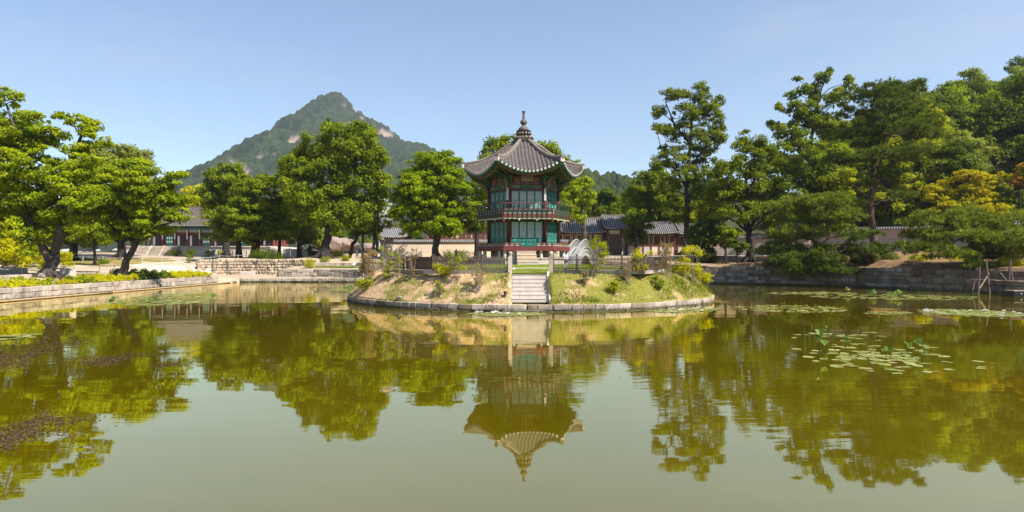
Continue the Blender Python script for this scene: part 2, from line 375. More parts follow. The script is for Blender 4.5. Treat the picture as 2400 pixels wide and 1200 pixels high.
IC, IR = (1.35, 49.85), 13.75
SX0, SX1 = xw(1200, 36.85), xw(1286, 36.85)
def island_z(x, y):
    r = np.hypot(np.asarray(x) - IC[0], np.asarray(y) - IC[1])
    z = np.interp(r, [0, 4.0, 5.5, 10.3, 11.5, 12.1, 12.85, 13.45, 13.75], [2.6, 2.57, 2.5, 2.12, 2.08, 1.93, 1.25, .62, .4])
    z = z + 0.05 * np.sin(np.asarray(x) * 1.3 + 1) * np.sin(np.asarray(y) * 1.1) * np.clip((r - 11.5) * 2, 0, 1) * np.clip((13.65 - r) * 3, 0, 1)
    x_, y_ = np.asarray(x), np.asarray(y)
    cut = (x_ > SX0 - .07) & (x_ < SX1 + .07) & (y_ < 39.4)        # bed of the stairway
    return np.where(cut, np.minimum(z, .38 + np.clip(y_ - 36.9, 0, 9) * .72), z)

def H(x, y):
    if math.hypot(x - IC[0], y - IC[1]) < IR: return float(island_z(x, y))
    if pond_r(x, y) > 0: return 0.0
    return float(terrain(x, y))

def hit(px, py, y0=8.0, y1=260.0):
    Y = y0
    while Y < y1:
        p = at(px, py, Y)
        if p.z <= H(p.x, p.y): return Vector((p.x, p.y, H(p.x, p.y)))
        Y += 0.15 if Y < 110 else 0.6
    p = at(px, py, y1); return Vector((p.x, p.y, H(p.x, p.y)))

# ground: one sheet from the pond edge to the horizon
def build_ground():
    na = 640; mult = [.3 * q for q in range(36)] + [11.5, 13, 16, 19, 23, 27, 32, 38, 45, 55, 65, 78, 95, 115, 140, 175, 220, 300, 450, 700, 1100, 1800, 3200, 6000]
    th = np.linspace(-np.pi, np.pi, na, endpoint=False)
    rb = np.interp(th, _angx, _radx)
    rr = rb[:, None] + 0.1 + np.array(mult)[None, :]
    X = PC[0] + rr * np.cos(th)[:, None]; Yy = PC[1] + rr * np.sin(th)[:, None]
    Z = terrain(X, Yy); Z += .04 * np.sin(X * .9) * np.cos(Yy * .8)
    nm = len(mult); vs = np.stack((X, Yy, Z), -1).reshape(-1, 3)
    vs = np.concatenate((vs, np.stack((X[:, 0], Yy[:, 0], np.full(na, -1.5)), -1)))
    fs = []
    for i in range(na):
        j = (i + 1) % na
        fs.append((na * nm + i, na * nm + j, j * nm, i * nm))
        for k in range(nm - 1): fs.append((i * nm + k, j * nm + k, j * nm + k + 1, i * nm + k + 1))
    me = bpy.data.meshes.new('ground'); me.from_pydata(vs.tolist(), [], fs); me.materials.append(M['ground']); me.update()
    me.polygons.foreach_set('use_smooth', [True] * len(me.polygons))
    tag(link('ground', me), 'pale sandy ground around the pond', kind='structure')
build_ground()

# water
def water_mat():
    m = bpy.data.materials.new('green_pond_water'); t, out = nodes(m)
    df = t.nodes.new('ShaderNodeBsdfDiffuse'); gl = t.nodes.new('ShaderNodeBsdfGlossy'); fr = t.nodes.new('ShaderNodeLayerWeight'); mx = t.nodes.new('ShaderNodeMixShader')
    c = mixcol(t, (.115, .085, .0004), (.088, .07, .0004), ramp(t, noise(t, .12, 3, kind='world'), .35, .65))          # murky, algae-green water
    t.links.new(c, df.inputs['Color']); gl.inputs['Color'].default_value = (1.0, .94, .63, 1); gl.inputs['Roughness'].default_value = .02; fr.inputs['Blend'].default_value = .5
    pw = t.nodes.new('ShaderNodeMath'); pw.operation = 'POWER'; pw.inputs[1].default_value = 3.0; t.links.new(fr.outputs['Facing'], pw.inputs[0])
    ma = t.nodes.new('ShaderNodeMath'); ma.operation = 'MULTIPLY_ADD'; ma.use_clamp = True; ma.inputs[1].default_value = .8; ma.inputs[2].default_value = .2; t.links.new(pw.outputs[0], ma.inputs[0])
    t.links.new(ma.outputs[0], mx.inputs[0]); t.links.new(df.outputs[0], mx.inputs[1]); t.links.new(gl.outputs[0], mx.inputs[2]); t.links.new(mx.outputs[0], out.inputs[0])
    n1 = noise(t, 1.0, 3, .5, kind='world', stretch=(.7, 2.6, 1)); n2 = noise(t, .22, 3, .5, kind='world', stretch=(.6, 1.6, 1))
    n3 = ramp(t, noise(t, .05, 2, .5, kind='world'), .45, .7)
    mu = t.nodes.new('ShaderNodeMath'); mu.operation = 'MULTIPLY'; t.links.new(n1, mu.inputs[0]); t.links.new(n3, mu.inputs[1])
    ad = t.nodes.new('ShaderNodeMath'); ad.operation = 'MULTIPLY_ADD'; ad.inputs[1].default_value = .9
    t.links.new(mu.outputs[0], ad.inputs[0]); t.links.new(n2, ad.inputs[2])
    bp = bump(t, ad.outputs[0], .2, .06)
    for q in (gl, fr): t.links.new(bp, q.inputs['Normal'])
    return m
M['water'] = water_mat()
a_ = np.linspace(-np.pi, np.pi, 240, endpoint=False); r_ = np.interp(a_, _angx, _radx) + .6
me = bpy.data.meshes.new('pond_water')
me.from_pydata([(PC[0] + r * math.cos(a), PC[1] + r * math.sin(a), 0) for a, r in zip(a_, r_)], [], [tuple(range(240))]); me.materials.append(M['water'])
tag(link('pond_water', me), 'still green pond water mirroring trees and sky', kind='structure')

# island body
def build_island():
    nr, na = 90, 620; P = []
    for k in range(nr):
        r = IR - .12 if k == nr - 1 else (IR - .12) * (k / (nr - 1)) ** .6 + .001
        P.append([(IC[0] + r * math.cos(2 * math.pi * j / na), IC[1] + r * math.sin(2 * math.pi * j / na)) for j in range(na + 1)])
    A = np.array(P); Z = island_z(A[..., 0], A[..., 1]); rg = np.random.default_rng(5)
    r = np.hypot(A[..., 0] - IC[0], A[..., 1] - IC[1])
    Zn = rg.normal(0, .018, Z.shape) * np.clip((r - 9.5), 0, 1); Zn[:, -1] = Zn[:, 0]; Z = Z + Zn
    rows = [[(A[i, j, 0], A[i, j, 1], Z[i, j]) for j in range(na + 1)] for i in range(nr)]
    rows.append([(p[0], p[1], -1.0) for p in rows[-1]])
    mb = MB(); mb.grid(rows)
    tag(mb.build('island', M['island'], smooth=True), 'round grassy island with a bank of bare straw-coloured earth', kind='structure')
    return bpy.data.objects['island']
ISL = build_island()

mb = MB(); rows = []
for k in range(12):
    r = .01 + 11.1 * k / 11; rows.append([(IC[0] + r * math.cos(R(3 * j)), IC[1] + r * math.sin(R(3 * j)), float(np.interp(r, [0, 4.0, 5.5, 10.3, 11.5], [2.6, 2.57, 2.5, 2.12, 2.08])) + .03) for j in range(121)])
mb.grid(rows); tag(mb.build('lawn', M['grass_flat'], smooth=True), 'bright mown lawn around the pavilion', kind='structure')
# ------------------------------------------------------------------ stone walls of single blocks
rng_s = random.Random(11)
def stone_variants(key, n=6, jit=.07, bev=.07):
    res = []
    for i in range(n):
        bm = bmesh.new(); bmesh.ops.create_cube(bm, size=1.0)
        for v in bm.verts: v.co += Vector([rng_s.uniform(-jit, jit) * .5 for _ in range(3)])
        bmesh.ops.bevel(bm, geom=bm.edges[:], offset=bev, segments=1, affect='EDGES', clamp_overlap=True)
        me = bpy.data.meshes.new('stone_' + key); bm.to_mesh(me); bm.free(); me.materials.append(M[key]); res.append(me)
    return res
SV = {k: stone_variants(k) for k in ('stone', 'stone_lit', 'stone_dark', 'stone_pale')}
SV['stone_warm'] = stone_variants('stone_warm', 7, .3, .2)

class Path2:
    def __init__(s, pts):
        s.p = np.array(pts, float); d = np.hypot(*np.diff(s.p, axis=0).T); s.s = np.concatenate(([0], np.cumsum(d))); s.L = s.s[-1]
    def at(s, t):
        x = np.interp(t, s.s, s.p[:, 0]); y = np.interp(t, s.s, s.p[:, 1])
        x2 = np.interp(min(t + .1, s.L), s.s, s.p[:, 0]); y2 = np.interp(min(t + .1, s.L), s.s, s.p[:, 1])
        x1 = np.interp(max(t - .1, 0), s.s, s.p[:, 0]); y1 = np.interp(max(t - .1, 0), s.s, s.p[:, 1])
        return float(x), float(y), math.atan2(y2 - y1, x2 - x1)

def stone_wall(name, label, pts, courses, ln, thick, keys, face, cat='wall', seed=1, group=None, core=True, root=None, gap=.018, proud=.05, zf=None, stair=0.0):
    """blocks laid along pts; face=+1: the seen face is to the left of the walking direction. zf(t)->extra z, keys: list of variants"""
    rg = random.Random(seed); P = Path2(pts)
    if root is None:
        root = empty(name, (pts[0][0], pts[0][1], courses[0][0]), 0, label, cat, group)
    L = Vector(root.location) if root.type == 'EMPTY' else Vector((0, 0, 0))
    for ci, (z0, z1) in enumerate(courses):
        t = -rg.uniform(0, ln * .5)
        while t < P.L:
            l = ln * rg.uniform(.6, 1.5); a, b = max(t, 0), min(t + l, P.L); t += l
            if b - a < ln * .18: continue
            x, y, w = P.at((a + b) / 2); nx, ny = -math.sin(w) * face, math.cos(w) * face
            off = rg.uniform(-proud, proud * .6) - thick / 2 - stair * ci
            dz = zf((a + b) / 2) if zf else 0.0
            h = z1 - z0
            o = link('stone', rg.choice(SV[rg.choice(keys)]), root,
                     Vector((x + nx * off, y + ny * off, (z0 + z1) / 2 + dz + rg.uniform(-.01, .01))) - L, (0, 0, w + rg.uniform(-.015, .015)),
                     (b - a - gap, thick, h - gap))
    if core:
        mb = MB(); z0, z1 = courses[0][0] - .1, courses[-1][1] - .05; n = max(2, int(P.L / 1.0)); A = []; B = []
        for i in range(n + 1):
            x, y, w = P.at(P.L * i / n); nx, ny = -math.sin(w) * face, math.cos(w) * face
            dz = zf(P.L * i / n) if zf else 0.0
            d1 = -.13; d2 = -thick * .9 - stair * (len(courses) - 1)
            A.append([Vector((x + nx * d1, y + ny * d1, z0)) - L, Vector((x + nx * (d1 - stair * (len(courses) - 1)), y + ny * (d1 - stair * (len(courses) - 1)), z1 + dz)) - L, Vector((x + nx * d2, y + ny * d2, z1 + dz)) - L, Vector((x + nx * d2, y + ny * d2, z0)) - L])
        mb.grid([r + [r[0]] for r in A]); mb.build('wall_core', M['mortar'], root)
    return root

# island ring of kerb blocks (children of the island)
ring = [(IC[0] + IR * math.cos(R(a)), IC[1] + IR * math.sin(R(a))) for a in np.arange(-220, 141, 3)]
iw = empty('island_kerb', (IC[0], IC[1] - IR, 0), 0, 'ring of weathered granite blocks edging the round island at the waterline', 'stone kerb')
stone_wall('', '', ring, [(-.3, .1)], .9, .5, ['stone', 'stone_dark'], -1, seed=4, root=iw, core=False)
stone_wall('', '', ring, [(.085, .42)], .78, .42, ['stone', 'stone', 'stone', 'stone_dark', 'stone'], -1, seed=5, root=iw, core=False, proud=.03)

# left bank
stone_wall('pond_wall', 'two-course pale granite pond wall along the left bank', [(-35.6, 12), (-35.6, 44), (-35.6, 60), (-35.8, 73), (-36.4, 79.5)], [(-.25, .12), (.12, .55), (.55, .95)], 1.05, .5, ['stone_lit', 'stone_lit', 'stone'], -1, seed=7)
stone_wall('rock_edging', 'low rough boulder edging behind the flower bed on the left bank', [(-40.0, 30), (-40.1, 45), (-40.2, 58), (-40.3, 68)], [(1.05, 1.72)], 1.0, .8, ['stone_lit', 'stone'], -1, seed=8, proud=.12)
# far left bank: three tiers
stone_wall('low_bank_wall', 'lowest stone wall at the far waterline between the left bank and the island', [(-36.4, 79.5), (-35.2, 82.3), (-30, 82.95), (-25, 82.92), (-21, 82.5), (-18.5, 82.26), (-13, 82.18)], [(-.25, .1), (.1, .52)], 1.1, .5, ['stone_lit', 'stone', 'stone_lit'], -1, seed=9)
stone_wall('middle_bank_wall', 'stepped grey block wall above the sandy ledge left of the island', [(-31.5, 86.2), (-26, 85.6), (-22, 84.0), (-19.5, 82.6), (-17, 82.3), (-12, 82.22)], [(.5, .87), (.85, 1.25), (1.25, 1.65)], 1.15, .6, ['stone', 'stone_lit', 'stone'], -1, seed=10)
stone_wall('garden_kerb', 'single row of old stones below the big leaning tree', [(-28, 89.2), (-22, 88.8), (-19, 87)], [(2.0, 2.5)], 1.0, .5, ['stone', 'stone_lit'], -1, seed=12)
arc = [(-42.3, 86.5), (-41.5, 88.5), (-40, 89.6), (-36, 90.2), (-31, 90.0), (-27.5, 88.6)]
stone_wall('rubble_wall', 'curved dry rubble wall of rounded field stones on the far left bank', arc, [(.6 + i * .39, .99 + i * .39) for i in range(6)], .5, .5, ['stone_warm', 'stone_warm', 'stone_warm'], -1, seed=13, gap=.02, proud=.08, stair=.03)
# far bank behind the island and right bank
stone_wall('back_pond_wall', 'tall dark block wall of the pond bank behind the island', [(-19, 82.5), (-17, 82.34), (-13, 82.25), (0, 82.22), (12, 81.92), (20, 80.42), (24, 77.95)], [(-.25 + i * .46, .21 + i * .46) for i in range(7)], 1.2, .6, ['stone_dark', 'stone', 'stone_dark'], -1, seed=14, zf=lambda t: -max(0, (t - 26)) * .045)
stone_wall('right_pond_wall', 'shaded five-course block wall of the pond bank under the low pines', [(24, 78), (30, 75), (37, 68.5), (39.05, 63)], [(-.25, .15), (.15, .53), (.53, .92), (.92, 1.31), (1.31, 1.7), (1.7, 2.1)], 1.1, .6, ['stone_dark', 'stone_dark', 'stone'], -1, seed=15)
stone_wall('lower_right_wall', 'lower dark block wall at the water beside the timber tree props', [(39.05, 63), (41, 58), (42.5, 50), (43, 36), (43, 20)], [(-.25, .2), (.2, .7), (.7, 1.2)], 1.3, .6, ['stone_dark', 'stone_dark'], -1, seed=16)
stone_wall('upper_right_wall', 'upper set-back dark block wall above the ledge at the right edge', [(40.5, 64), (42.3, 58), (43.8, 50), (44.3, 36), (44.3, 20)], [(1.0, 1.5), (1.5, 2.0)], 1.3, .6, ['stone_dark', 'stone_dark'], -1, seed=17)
# near bank under the camera: a kerb of plain stones
stone_wall('near_pond_wall', 'stone wall of the near pond bank below the viewpoint', [(43, 4), (20, 3.2), (0, 3.0), (-20, 3.4), (-35.6, 4)], [(-.25, .4), (.4, 1.0)], 1.3, .6, ['stone', 'stone_lit'], -1, seed=18)

# sheets on the terrain: path and lawns
def sheet(name, A, B, m, label, off=.03, n=40, k=8):
    pa, pb = Path2(A), Path2(B); rows = []
    for j in range(k + 1):
        row = []
        for i in range(n + 1):
            ax, ay, _ = pa.at(pa.L * i / n); bx_, by, _ = pb.at(pb.L * i / n); f = j / k
            x, y = ax + (bx_ - ax) * f, ay + (by - ay) * f
            row.append((x, y, float(terrain(x, y)) + off))
        rows.append(row)
    mb = MB(); mb.grid(rows); tag(mb.build(name, m, smooth=True), label, kind='structure')
sheet('path', [(-70, 112), (-45, 97), (-30, 92.2), (-15, 92), (20, 92), (40, 90)], [(-70, 116), (-45, 101), (-30, 95.0), (-15, 95), (20, 95), (40, 93)], M['path'], 'pale sand path behind the far bank', .05)
sheet('lawn', [(-75, 76), (-60, 78), (-45, 82)], [(-85, 110), (-68, 108), (-52, 99)], M['lawn'], 'dry yellowish lawn on the left')
sheet('lawn', [(-34, 97), (-22, 96.4), (-20, 96.4)], [(-38, 118), (-24, 120), (-20, 120)], M['lawn'], 'dry lawn between the path and the far boulders')
sheet('grass_strip', [(-28, 87.5), (-22, 86.5), (-18, 84.5)], [(-28, 89), (-22, 88.4), (-18, 86.5)], M['grass_flat'], 'green grass strip on the bank terrace', .06, 20, 3)
sheet('sand_terrace', [(-41, 74), (-38, 80), (-36.5, 83)], [(-52, 84), (-47, 88), (-42, 90)], M['path'], 'bright sand terrace at the end of the left bank', .04, 20, 6)

# ------------------------------------------------------------------ the hexagonal pavilion
PB = Vector((0.92, 50.5, 2.5)); PROT = R(5)
pav = empty('pavilion', PB, PROT, 'two-storey hexagonal pavilion with teal lattice doors and grey tiled roof on the island', 'pavilion')
def lz(z): return z - PB.z
HC = [(math.cos(R(-120 + 60 * k)), math.sin(R(-120 + 60 * k))) for k in range(6)]     # corner k starts face k
def hexa(r): return [(r * c, r * s) for c, s in HC]
def fmat(k, n=0.0, z=0.0, u=0.0):          # frame of face k: x along the face, -y outward, z up; origin at apothem n
    a = R(60 * k)
    return Matrix.Rotation(a, 4, 'Z') @ Matrix.Translation((u, -n, z))
def put(name, mesh, k, n, z, u=0.0, parent=None, rotz=0.0):
    o = link(name, mesh, parent or pav); m = fmat(k, n, z, u) @ Matrix.Rotation(rotz, 4, 'Z')
    o.location = m.to_translation(); o.rotation_euler = m.to_euler(); return o
AP = math.cos(R(30))
S0, SB, SR = 2.71, 3.69, 4.78
# stone base, walls under the floor, posts
mb = MB(); mb.prism(hexa(3.45), lz(2.35), lz(3.02)); mb.prism(hexa(3.5), lz(3.02), lz(3.1)); mb.build('stone_base', M['stone_pale'], pav)
mb = MB(); mb.prism(hexa(2.6), lz(3.1), lz(3.62)); mb.build('underfloor_wall', M['stone_dark'], pav)
pm = MB(); pm.lathe([(.13, 0), (.12, .1), (.115, .62)], 8); pm = pm.mesh('stone_post', M['stone_pale'])
for k in range(6):
    c = HC[k]; link('stone_post', pm, pav, (3.42 * c[0], 3.42 * c[1], lz(3.03)))
    for u in (-1.0, 1.0): put('stone_post', pm, k, 3.42 * AP, lz(3.03), u)
# decks
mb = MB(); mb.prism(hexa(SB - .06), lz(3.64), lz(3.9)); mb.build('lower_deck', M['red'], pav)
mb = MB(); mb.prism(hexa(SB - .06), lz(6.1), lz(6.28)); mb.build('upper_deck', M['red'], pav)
mb = MB(); mb.prism(hexa(S0 - .18), lz(3.62), lz(9.2)); mb.build('light_block_core', M['ink'], pav)  # unseen dark prism added inside to stop light leaking through
fb = MB(); fb.box((0, 0, 0), (SB * .995, .07, .29)); fb = fb.mesh('fascia_board', M['red_lit'])
fu = MB(); fu.box((0, 0, 0), (SB * .995, .07, .23)); fu = fu.mesh('fascia_board', M['red_lit'])
# scalloped valance
def valance():
    n = 74; top = [(-SB / 2 + SB * i / n, 0) for i in range(n + 1)]; bot = []
    for i in range(n + 1):
        u = -SB / 2 + SB * i / n; d = .1 + .025 * abs(math.sin(i * math.pi / 4))
        for c in (-SB / 2, -SB * .18, SB * .18, SB / 2): d = max(d, .27 - abs(u - c) * 1.5)
        bot.append((u, -d))
    mb = MB()
    for s, y in ((0, -.02), (1, .02)):
        mb.grid([[(x, y, z) for x, z in top], [(x, y, z) for x, z in bot]])
    mb.grid([[(x, -.02, z) for x, z in bot], [(x, .02, z) for x, z in bot]])
    return mb.mesh('valance', M['valance'])
va = valance()
ci = MB(); ci.box((0, 0, 0), (.28, .03, .11)); ci = ci.mesh('rail_inset', M['panel'])
ci2 = MB(); ci2.box((0, 0, 0), (.27, .03, .13)); ci2 = ci2.mesh('rail_inset', M['panel'])
kn = MB(); kn.box((0, 0, 0), (.07, .05, .07)); kn = kn.mesh('rail_block', M['valance'])
hm = MB(); hm.tube([(-SB * .58, 0, 0), (-SB * .53, 0, -.0), (SB * .53, 0, 0), (SB * .58, 0, .0)], .035, 8); hm = hm.mesh('handrail', M['red_lit'])
# curved baluster (lotus-leaf bracket)
bl = MB()
for i, (y0, z0, y1, z1, w) in enumerate(((0, -.26, -.02, 0, .06), (-.02, 0, .02, .2, .055), (.02, .2, -.06, .42, .045), (-.06, .42, -.22, .66, .04), (-.22, .66, -.25, .78, .075))):
    w *= .55
    bl.add([(-w, y0 - .03, z0), (w, y0 - .03, z0), (w, y0 + .03, z0), (-w, y0 + .03, z0), (-w, y1 - .03, z1), (w, y1 - .03, z1), (w, y1 + .03, z1), (-w, y1 + .03, z1)],
           [(0, 3, 2, 1), (4, 5, 6, 7), (0, 1, 5, 4), (2, 3, 7, 6), (1, 2, 6, 5), (3, 0, 4, 7)])
bl = bl.mesh('baluster', M['green'])
drop = MB(); drop.lathe([(.05, .3), (.075, .26), (.06, .1), (.085, .04), (.06, -.06), (.02, -.14)][::-1], 8); drop = drop.mesh('corner_drop', M['red_lit'])
for k in range(6):
    n = SB * AP
    put('fascia_board', fb, k, n - .03, lz(3.765)); put('fascia_board', fu, k, n - .03, lz(6.195)); put('valance', va, k, n - .05, lz(6.08))
    # lower rail
    segs = [(-SB / 2 + .03, -.58), (.58, SB / 2 - .03)] if k == 0 else [(-SB / 2 + .03, SB / 2 - .03)]
    for a, b in segs:
        mb = MB(); c, w = (a + b) / 2, b - a
        mb.box((c, 0, .03), (w, .05, .05)); mb.box((c, .02, .1), (w, .02, .14)); mb.box((c, 0, .17), (w, .05, .045)); mb.box((c, 0, .28), (w, .06, .045))
        q = max(2, int(w / .36)); 
        for i in range(q + 1): mb.box((a + .02 + (w - .04) * i / q, 0, .14), (.05, .055, .26))
        m_ = mb.mesh('rail_panel', M['red_lit']); rp = put('rail_panel', m_, k, n - .06, lz(3.91))
        for i in range(q):
            link('rail_inset', ci, rp, (a + .02 + (w - .04) * (i + .5) / q, -.008, .1)); link('rail_block', kn, rp, (a + .02 + (w - .04) * (i + .5) / q, -.012, .225))
    # upper rail
    mb = MB(); w = SB * .985
    for z, h in ((.025, .05), (.225, .04), (.43, .045)): mb.box((0, 0, z), (w, .06, h))
    mb.box((0, .02, .22), (w, .02, .4))
    for i in range(11): mb.box((-w / 2 + w * i / 10, 0, .22), (.05, .06, .42))
    rp = put('rail_panel', mb.mesh('rail_panel', M['red_lit']), k, n - .06, lz(6.305))
    for i in range(10):
        for z in (.125, .33): link('rail_inset', ci2, rp, (-w / 2 + w * (i + .5) / 10, -.005, z))
    for i in range(1, 10): put('baluster', bl, k, n + .03, lz(6.33), -w / 2 + w * i / 10)
    put('handrail', hm, k, n + .25, lz(7.12))
    c = HC[k]; link('corner_drop', drop, pav, (SB * c[0] * .985, SB * c[1] * .985, lz(5.8)))
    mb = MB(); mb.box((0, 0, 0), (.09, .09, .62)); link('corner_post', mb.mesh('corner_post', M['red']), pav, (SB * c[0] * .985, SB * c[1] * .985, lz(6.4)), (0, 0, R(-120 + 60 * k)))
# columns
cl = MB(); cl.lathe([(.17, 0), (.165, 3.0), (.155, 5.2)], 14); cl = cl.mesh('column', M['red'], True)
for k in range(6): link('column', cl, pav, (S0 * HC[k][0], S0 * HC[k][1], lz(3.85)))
# door leaves with lattice
def leaf(w, h, npan, nm):
    fr = MB(); st = .055; lat0 = .06 + npan * .3
    for sx in (-1, 1): fr.box((sx * (w / 2 - st / 2), 0, h / 2), (st, .06, h))
    for z in [.03, h - .03] + [.06 + .3 * (i + 1) - .03 for i in range(npan)]: fr.box((0, 0.002, z), (w - 2 * st, .055, .06))
    for i in range(npan): fr.box((0, .012, .06 + .3 * i + .14), (w - 2 * st, .03, .24))
    la = MB(); lw = w - 2 * st; lh = h - .06 - lat0; q = 5; nr = max(6, int(lh / .13))
    for i in range(1, q):
        for (a, b) in ((0, .22), (.38, .62), (.78, 1.0)) if i not in (1, 4) else ((0, 1.0),):
            la.box((-lw / 2 + lw * i / q, 0, lat0 + lh * (a + b) / 2), (.011, .03, lh * (b - a)))
    for i in range(1, nr):
        f = i / nr
        if .27 < f < .33 or .67 < f < .73: continue
        la.box((0, .004, lat0 + lh * f), (lw, .022, .010))
    for f in (.3, .5, .7):            # little lozenges in the middle
        for sx in (-1, 1):
            for sz in (-1, 1):
                la.box((sx * .05, .002, lat0 + lh * f + sz * .045), (.1, .026, .016), M=Matrix.Rotation(R(42) * sx * sz, 4, 'Y'))
    pp = MB(); pp.box((0, .035, lat0 + lh / 2), (lw, .01, lh))
    fan = MB()
    for i in range(npan):
        for j in range(5): fan.box((-.1 + .05 * j, -.006, .06 + .3 * i + .1 + .035 * math.sin(math.pi * (j + .5) / 5)), (.036, .012, .05 + .04 * math.sin(math.pi * (j + .5) / 5)))
    return (fr.mesh(nm, M['teal']), la.mesh('lattice', M['teal']), pp.mesh('paper', M['paper']), fan.mesh('painted_panel', M['panel']))
LW = (S0 - .34) / 4
L_low = leaf(LW - .012, 1.88, 2, 'door_leaf'); L_up = leaf(LW - .012, 1.83, 1, 'door_leaf')
lint = MB(); lint.box((0, 0, 0), (S0 - .3, .16, .15)); lint = lint.mesh('head_beam', M['red'])
sillb = MB(); sillb.box((0, 0, 0), (S0 - .3, .14, .08)); sillb = sillb.mesh('sill_beam', M['red'])
gb = MB(); gb.box((0, 0, 0), (1.05, .14, .26)); gb = gb.mesh('painted_beam', M['green'])
ge = MB(); ge.box((0, 0, 0), (.62, .13, .25)); ge = ge.mesh('painted_beam_end', M['olive'])
for k in range(6):
    n = S0 * AP
    for i in range(4):
        u = -LW * 1.5 + LW * i
        for z, Lf in ((3.95, L_low), (6.32, L_up)):
            d = put('door_leaf', Lf[0], k, n - .02, lz(z), u)
            link('lattice', Lf[1], d); link('paper', Lf[2], d); link('painted_panel', Lf[3], d)
    put('head_beam', lint, k, n - .02, lz(8.235)); put('sill_beam', sillb, k, n - .02, lz(3.9)); put('head_beam', lint, k, n - .02, lz(5.93))
    put('painted_beam', gb, k, n - .02, lz(8.445))
    for sx in (-1, 1): put('painted_beam_end', ge, k, n - .02, lz(8.445), sx * .84)
    # frieze: red strip, three bays with arch boards, ochre panels and struts
    fz = MB(); fz.mi = 0; fz.box((0, 0, .03), (S0 - .25, .1, .06)); fz.box((0, .05, .35), (S0 - .2, .04, .66))
    put('frieze_board', fz.mesh('frieze_board', M['hall_red']), k, n - .02, lz(8.58))
    for j, (u, w) in enumerate(((-.74, .5), (0, .66), (.74, .5))):
        ar = MB(); pts = [(u + w / 2 * math.cos(R(a)), .2 * math.sin(R(a))) for a in range(0, 181, 20)]
        ar.add([(x, -.02, z) for x, z in pts] + [(x, .02, z) for x, z in pts], [tuple(range(len(pts))), tuple(reversed(range(len(pts), 2 * len(pts))))] + [(i, i + 1, len(pts) + i + 1, len(pts) + i) for i in range(len(pts) - 1)])
        put('arch_board', ar.mesh('arch_board', M['violet']), k, n + .0, lz(8.645))
        op = MB(); op.box((u, 0, .43), (w * .8, .03, .3)); put('ochre_panel', op.mesh('ochre_panel', M['orange'] if j != 1 else M['olive']), k, n + .0, lz(8.58))
    for u in (-.42, .42):
        stt = MB(); stt.box((u, 0, .33), (.07, .08, .6)); stt.box((u, -.01, .6), (.13, .1, .12)); put('strut', stt.mesh('strut', M['orange']), k, n + .02, lz(8.6))
    # bracket wings at the corners
    c = Vector((HC[k][0], HC[k][1], 0)); tx = Vector((-c.y, c.x, 0))
    for j, (dirv, s) in enumerate(((c, 1.0), ((c + tx * .9).normalized(), .8), ((c - tx * .9).normalized(), .8))):
        for q, (z0, l) in enumerate(((8.3, .5), (8.62, .72), (8.9, .9))):
            b = MB(); base = c * S0; pts = []
            for f in (0, .35, .7, 1.0): pts.append(base + dirv * (.12 + l * s * f) + Vector((0, 0, lz(z0) + .06 * math.sin(f * 3) + .36 * f ** 2.2)))
            b.tube(pts, [.075, .07, .055, .02], 6); b.build('bracket_wing', M['pink'] if (j == 0 and q < 2) else (M['olive'] if (q + j) % 2 else M['green']), pav)
    cb = MB(); cb.lathe([(.18, 0), (.24, .12), (.24, .3), (.32, .42), (.32, .62)], 8); cb.build('capital', M['green'], pav, loc=c * S0 + Vector((0, 0, lz(8.62))))
# white verse boards on the two front columns and the name board
for k, sg in ((0, 1), (1, -1)):
    c = HC[k]; vb = MB(); vb.box((0, 0, 0), (.15, .03, 1.05))
    v = vb.build('verse_board', M['white'], pav, loc=(S0 * c[0] - (.13 if k == 0 else -.0), S0 * c[1] - .19, lz(7.92)))
    ik = MB(); rg = random.Random(k)
    for i in range(7):
        for q in range(4): ik.box((rg.uniform(-.035, .035), 0, .43 - i * .143 + rg.uniform(-.03, .03)), (rg.uniform(.015, .07), .004, rg.uniform(.012, .022)), M=Matrix.Rotation(rg.choice((0, R(90), R(40), R(-40))), 4, 'Y'))
    ik.build('brush_strokes', M['ink'], v, loc=(0, -.017, 0))
sb = MB(); sb.box((0, 0, 0), (.86, .05, .33)); sbo = put('name_board', sb.mesh('name_board', M['sign']), 0, S0 * AP + .22, lz(9.02))
try:
    fc = bpy.data.curves.new('board_lettering', 'FONT'); fc.body = '\u4ead\u9060\u9999'; fc.size = .27; fc.align_x = 'CENTER'; fc.align_y = 'CENTER'; fc.extrude = .004
    fc.materials.append(M['ink']); fo = bpy.data.objects.new('board_lettering', fc); C.objects.link(fo); bpy.context.view_layer.update()
    tm = bpy.data.meshes.new_from_object(fo.evaluated_get(bpy.context.evaluated_depsgraph_get())); bpy.data.objects.remove(fo)
    link('board_lettering', tm, sbo, (0, -.03, 0), (R(90), 0, 0))
except Exception: pass

# roof
RH = ([.3, .5, 1.38, 2.22, 3.33, 4.48, 4.9], [12.4, 12.25, 11.68, 11.08, 10.54, 10.24, 10.22])
A0, A1 = .40, SR * AP
def roof_z(a, u):
    t = (a - A0) / (A1 - A0); s = min(1.0, abs(u) / max(a * math.tan(R(30)), 1e-6))
    return float(np.interp(a / AP, *RH)) - .86 * max(t, 0) ** 2 * (1 - s ** 1.8)
roof = MB(); na, nu = 26, 24
for k in range(6):
    rows = []
    for i in range(na * 2 + 1):
        t = i / (na * 2); a = A0 + (A1 - A0) * t; st = .035 * (1 - (i % 2))
        rows.append([fmat(k) @ Vector((a * math.tan(R(30)) * (-1 + 2 * j / nu), -a, lz(roof_z(a, a * math.tan(R(30)) * (-1 + 2 * j / nu)) + st))) for j in range(nu + 1)])
    roof.grid([r_[::-1] for r_ in rows])
rf = roof.build('roof', M['tile_under'], pav)
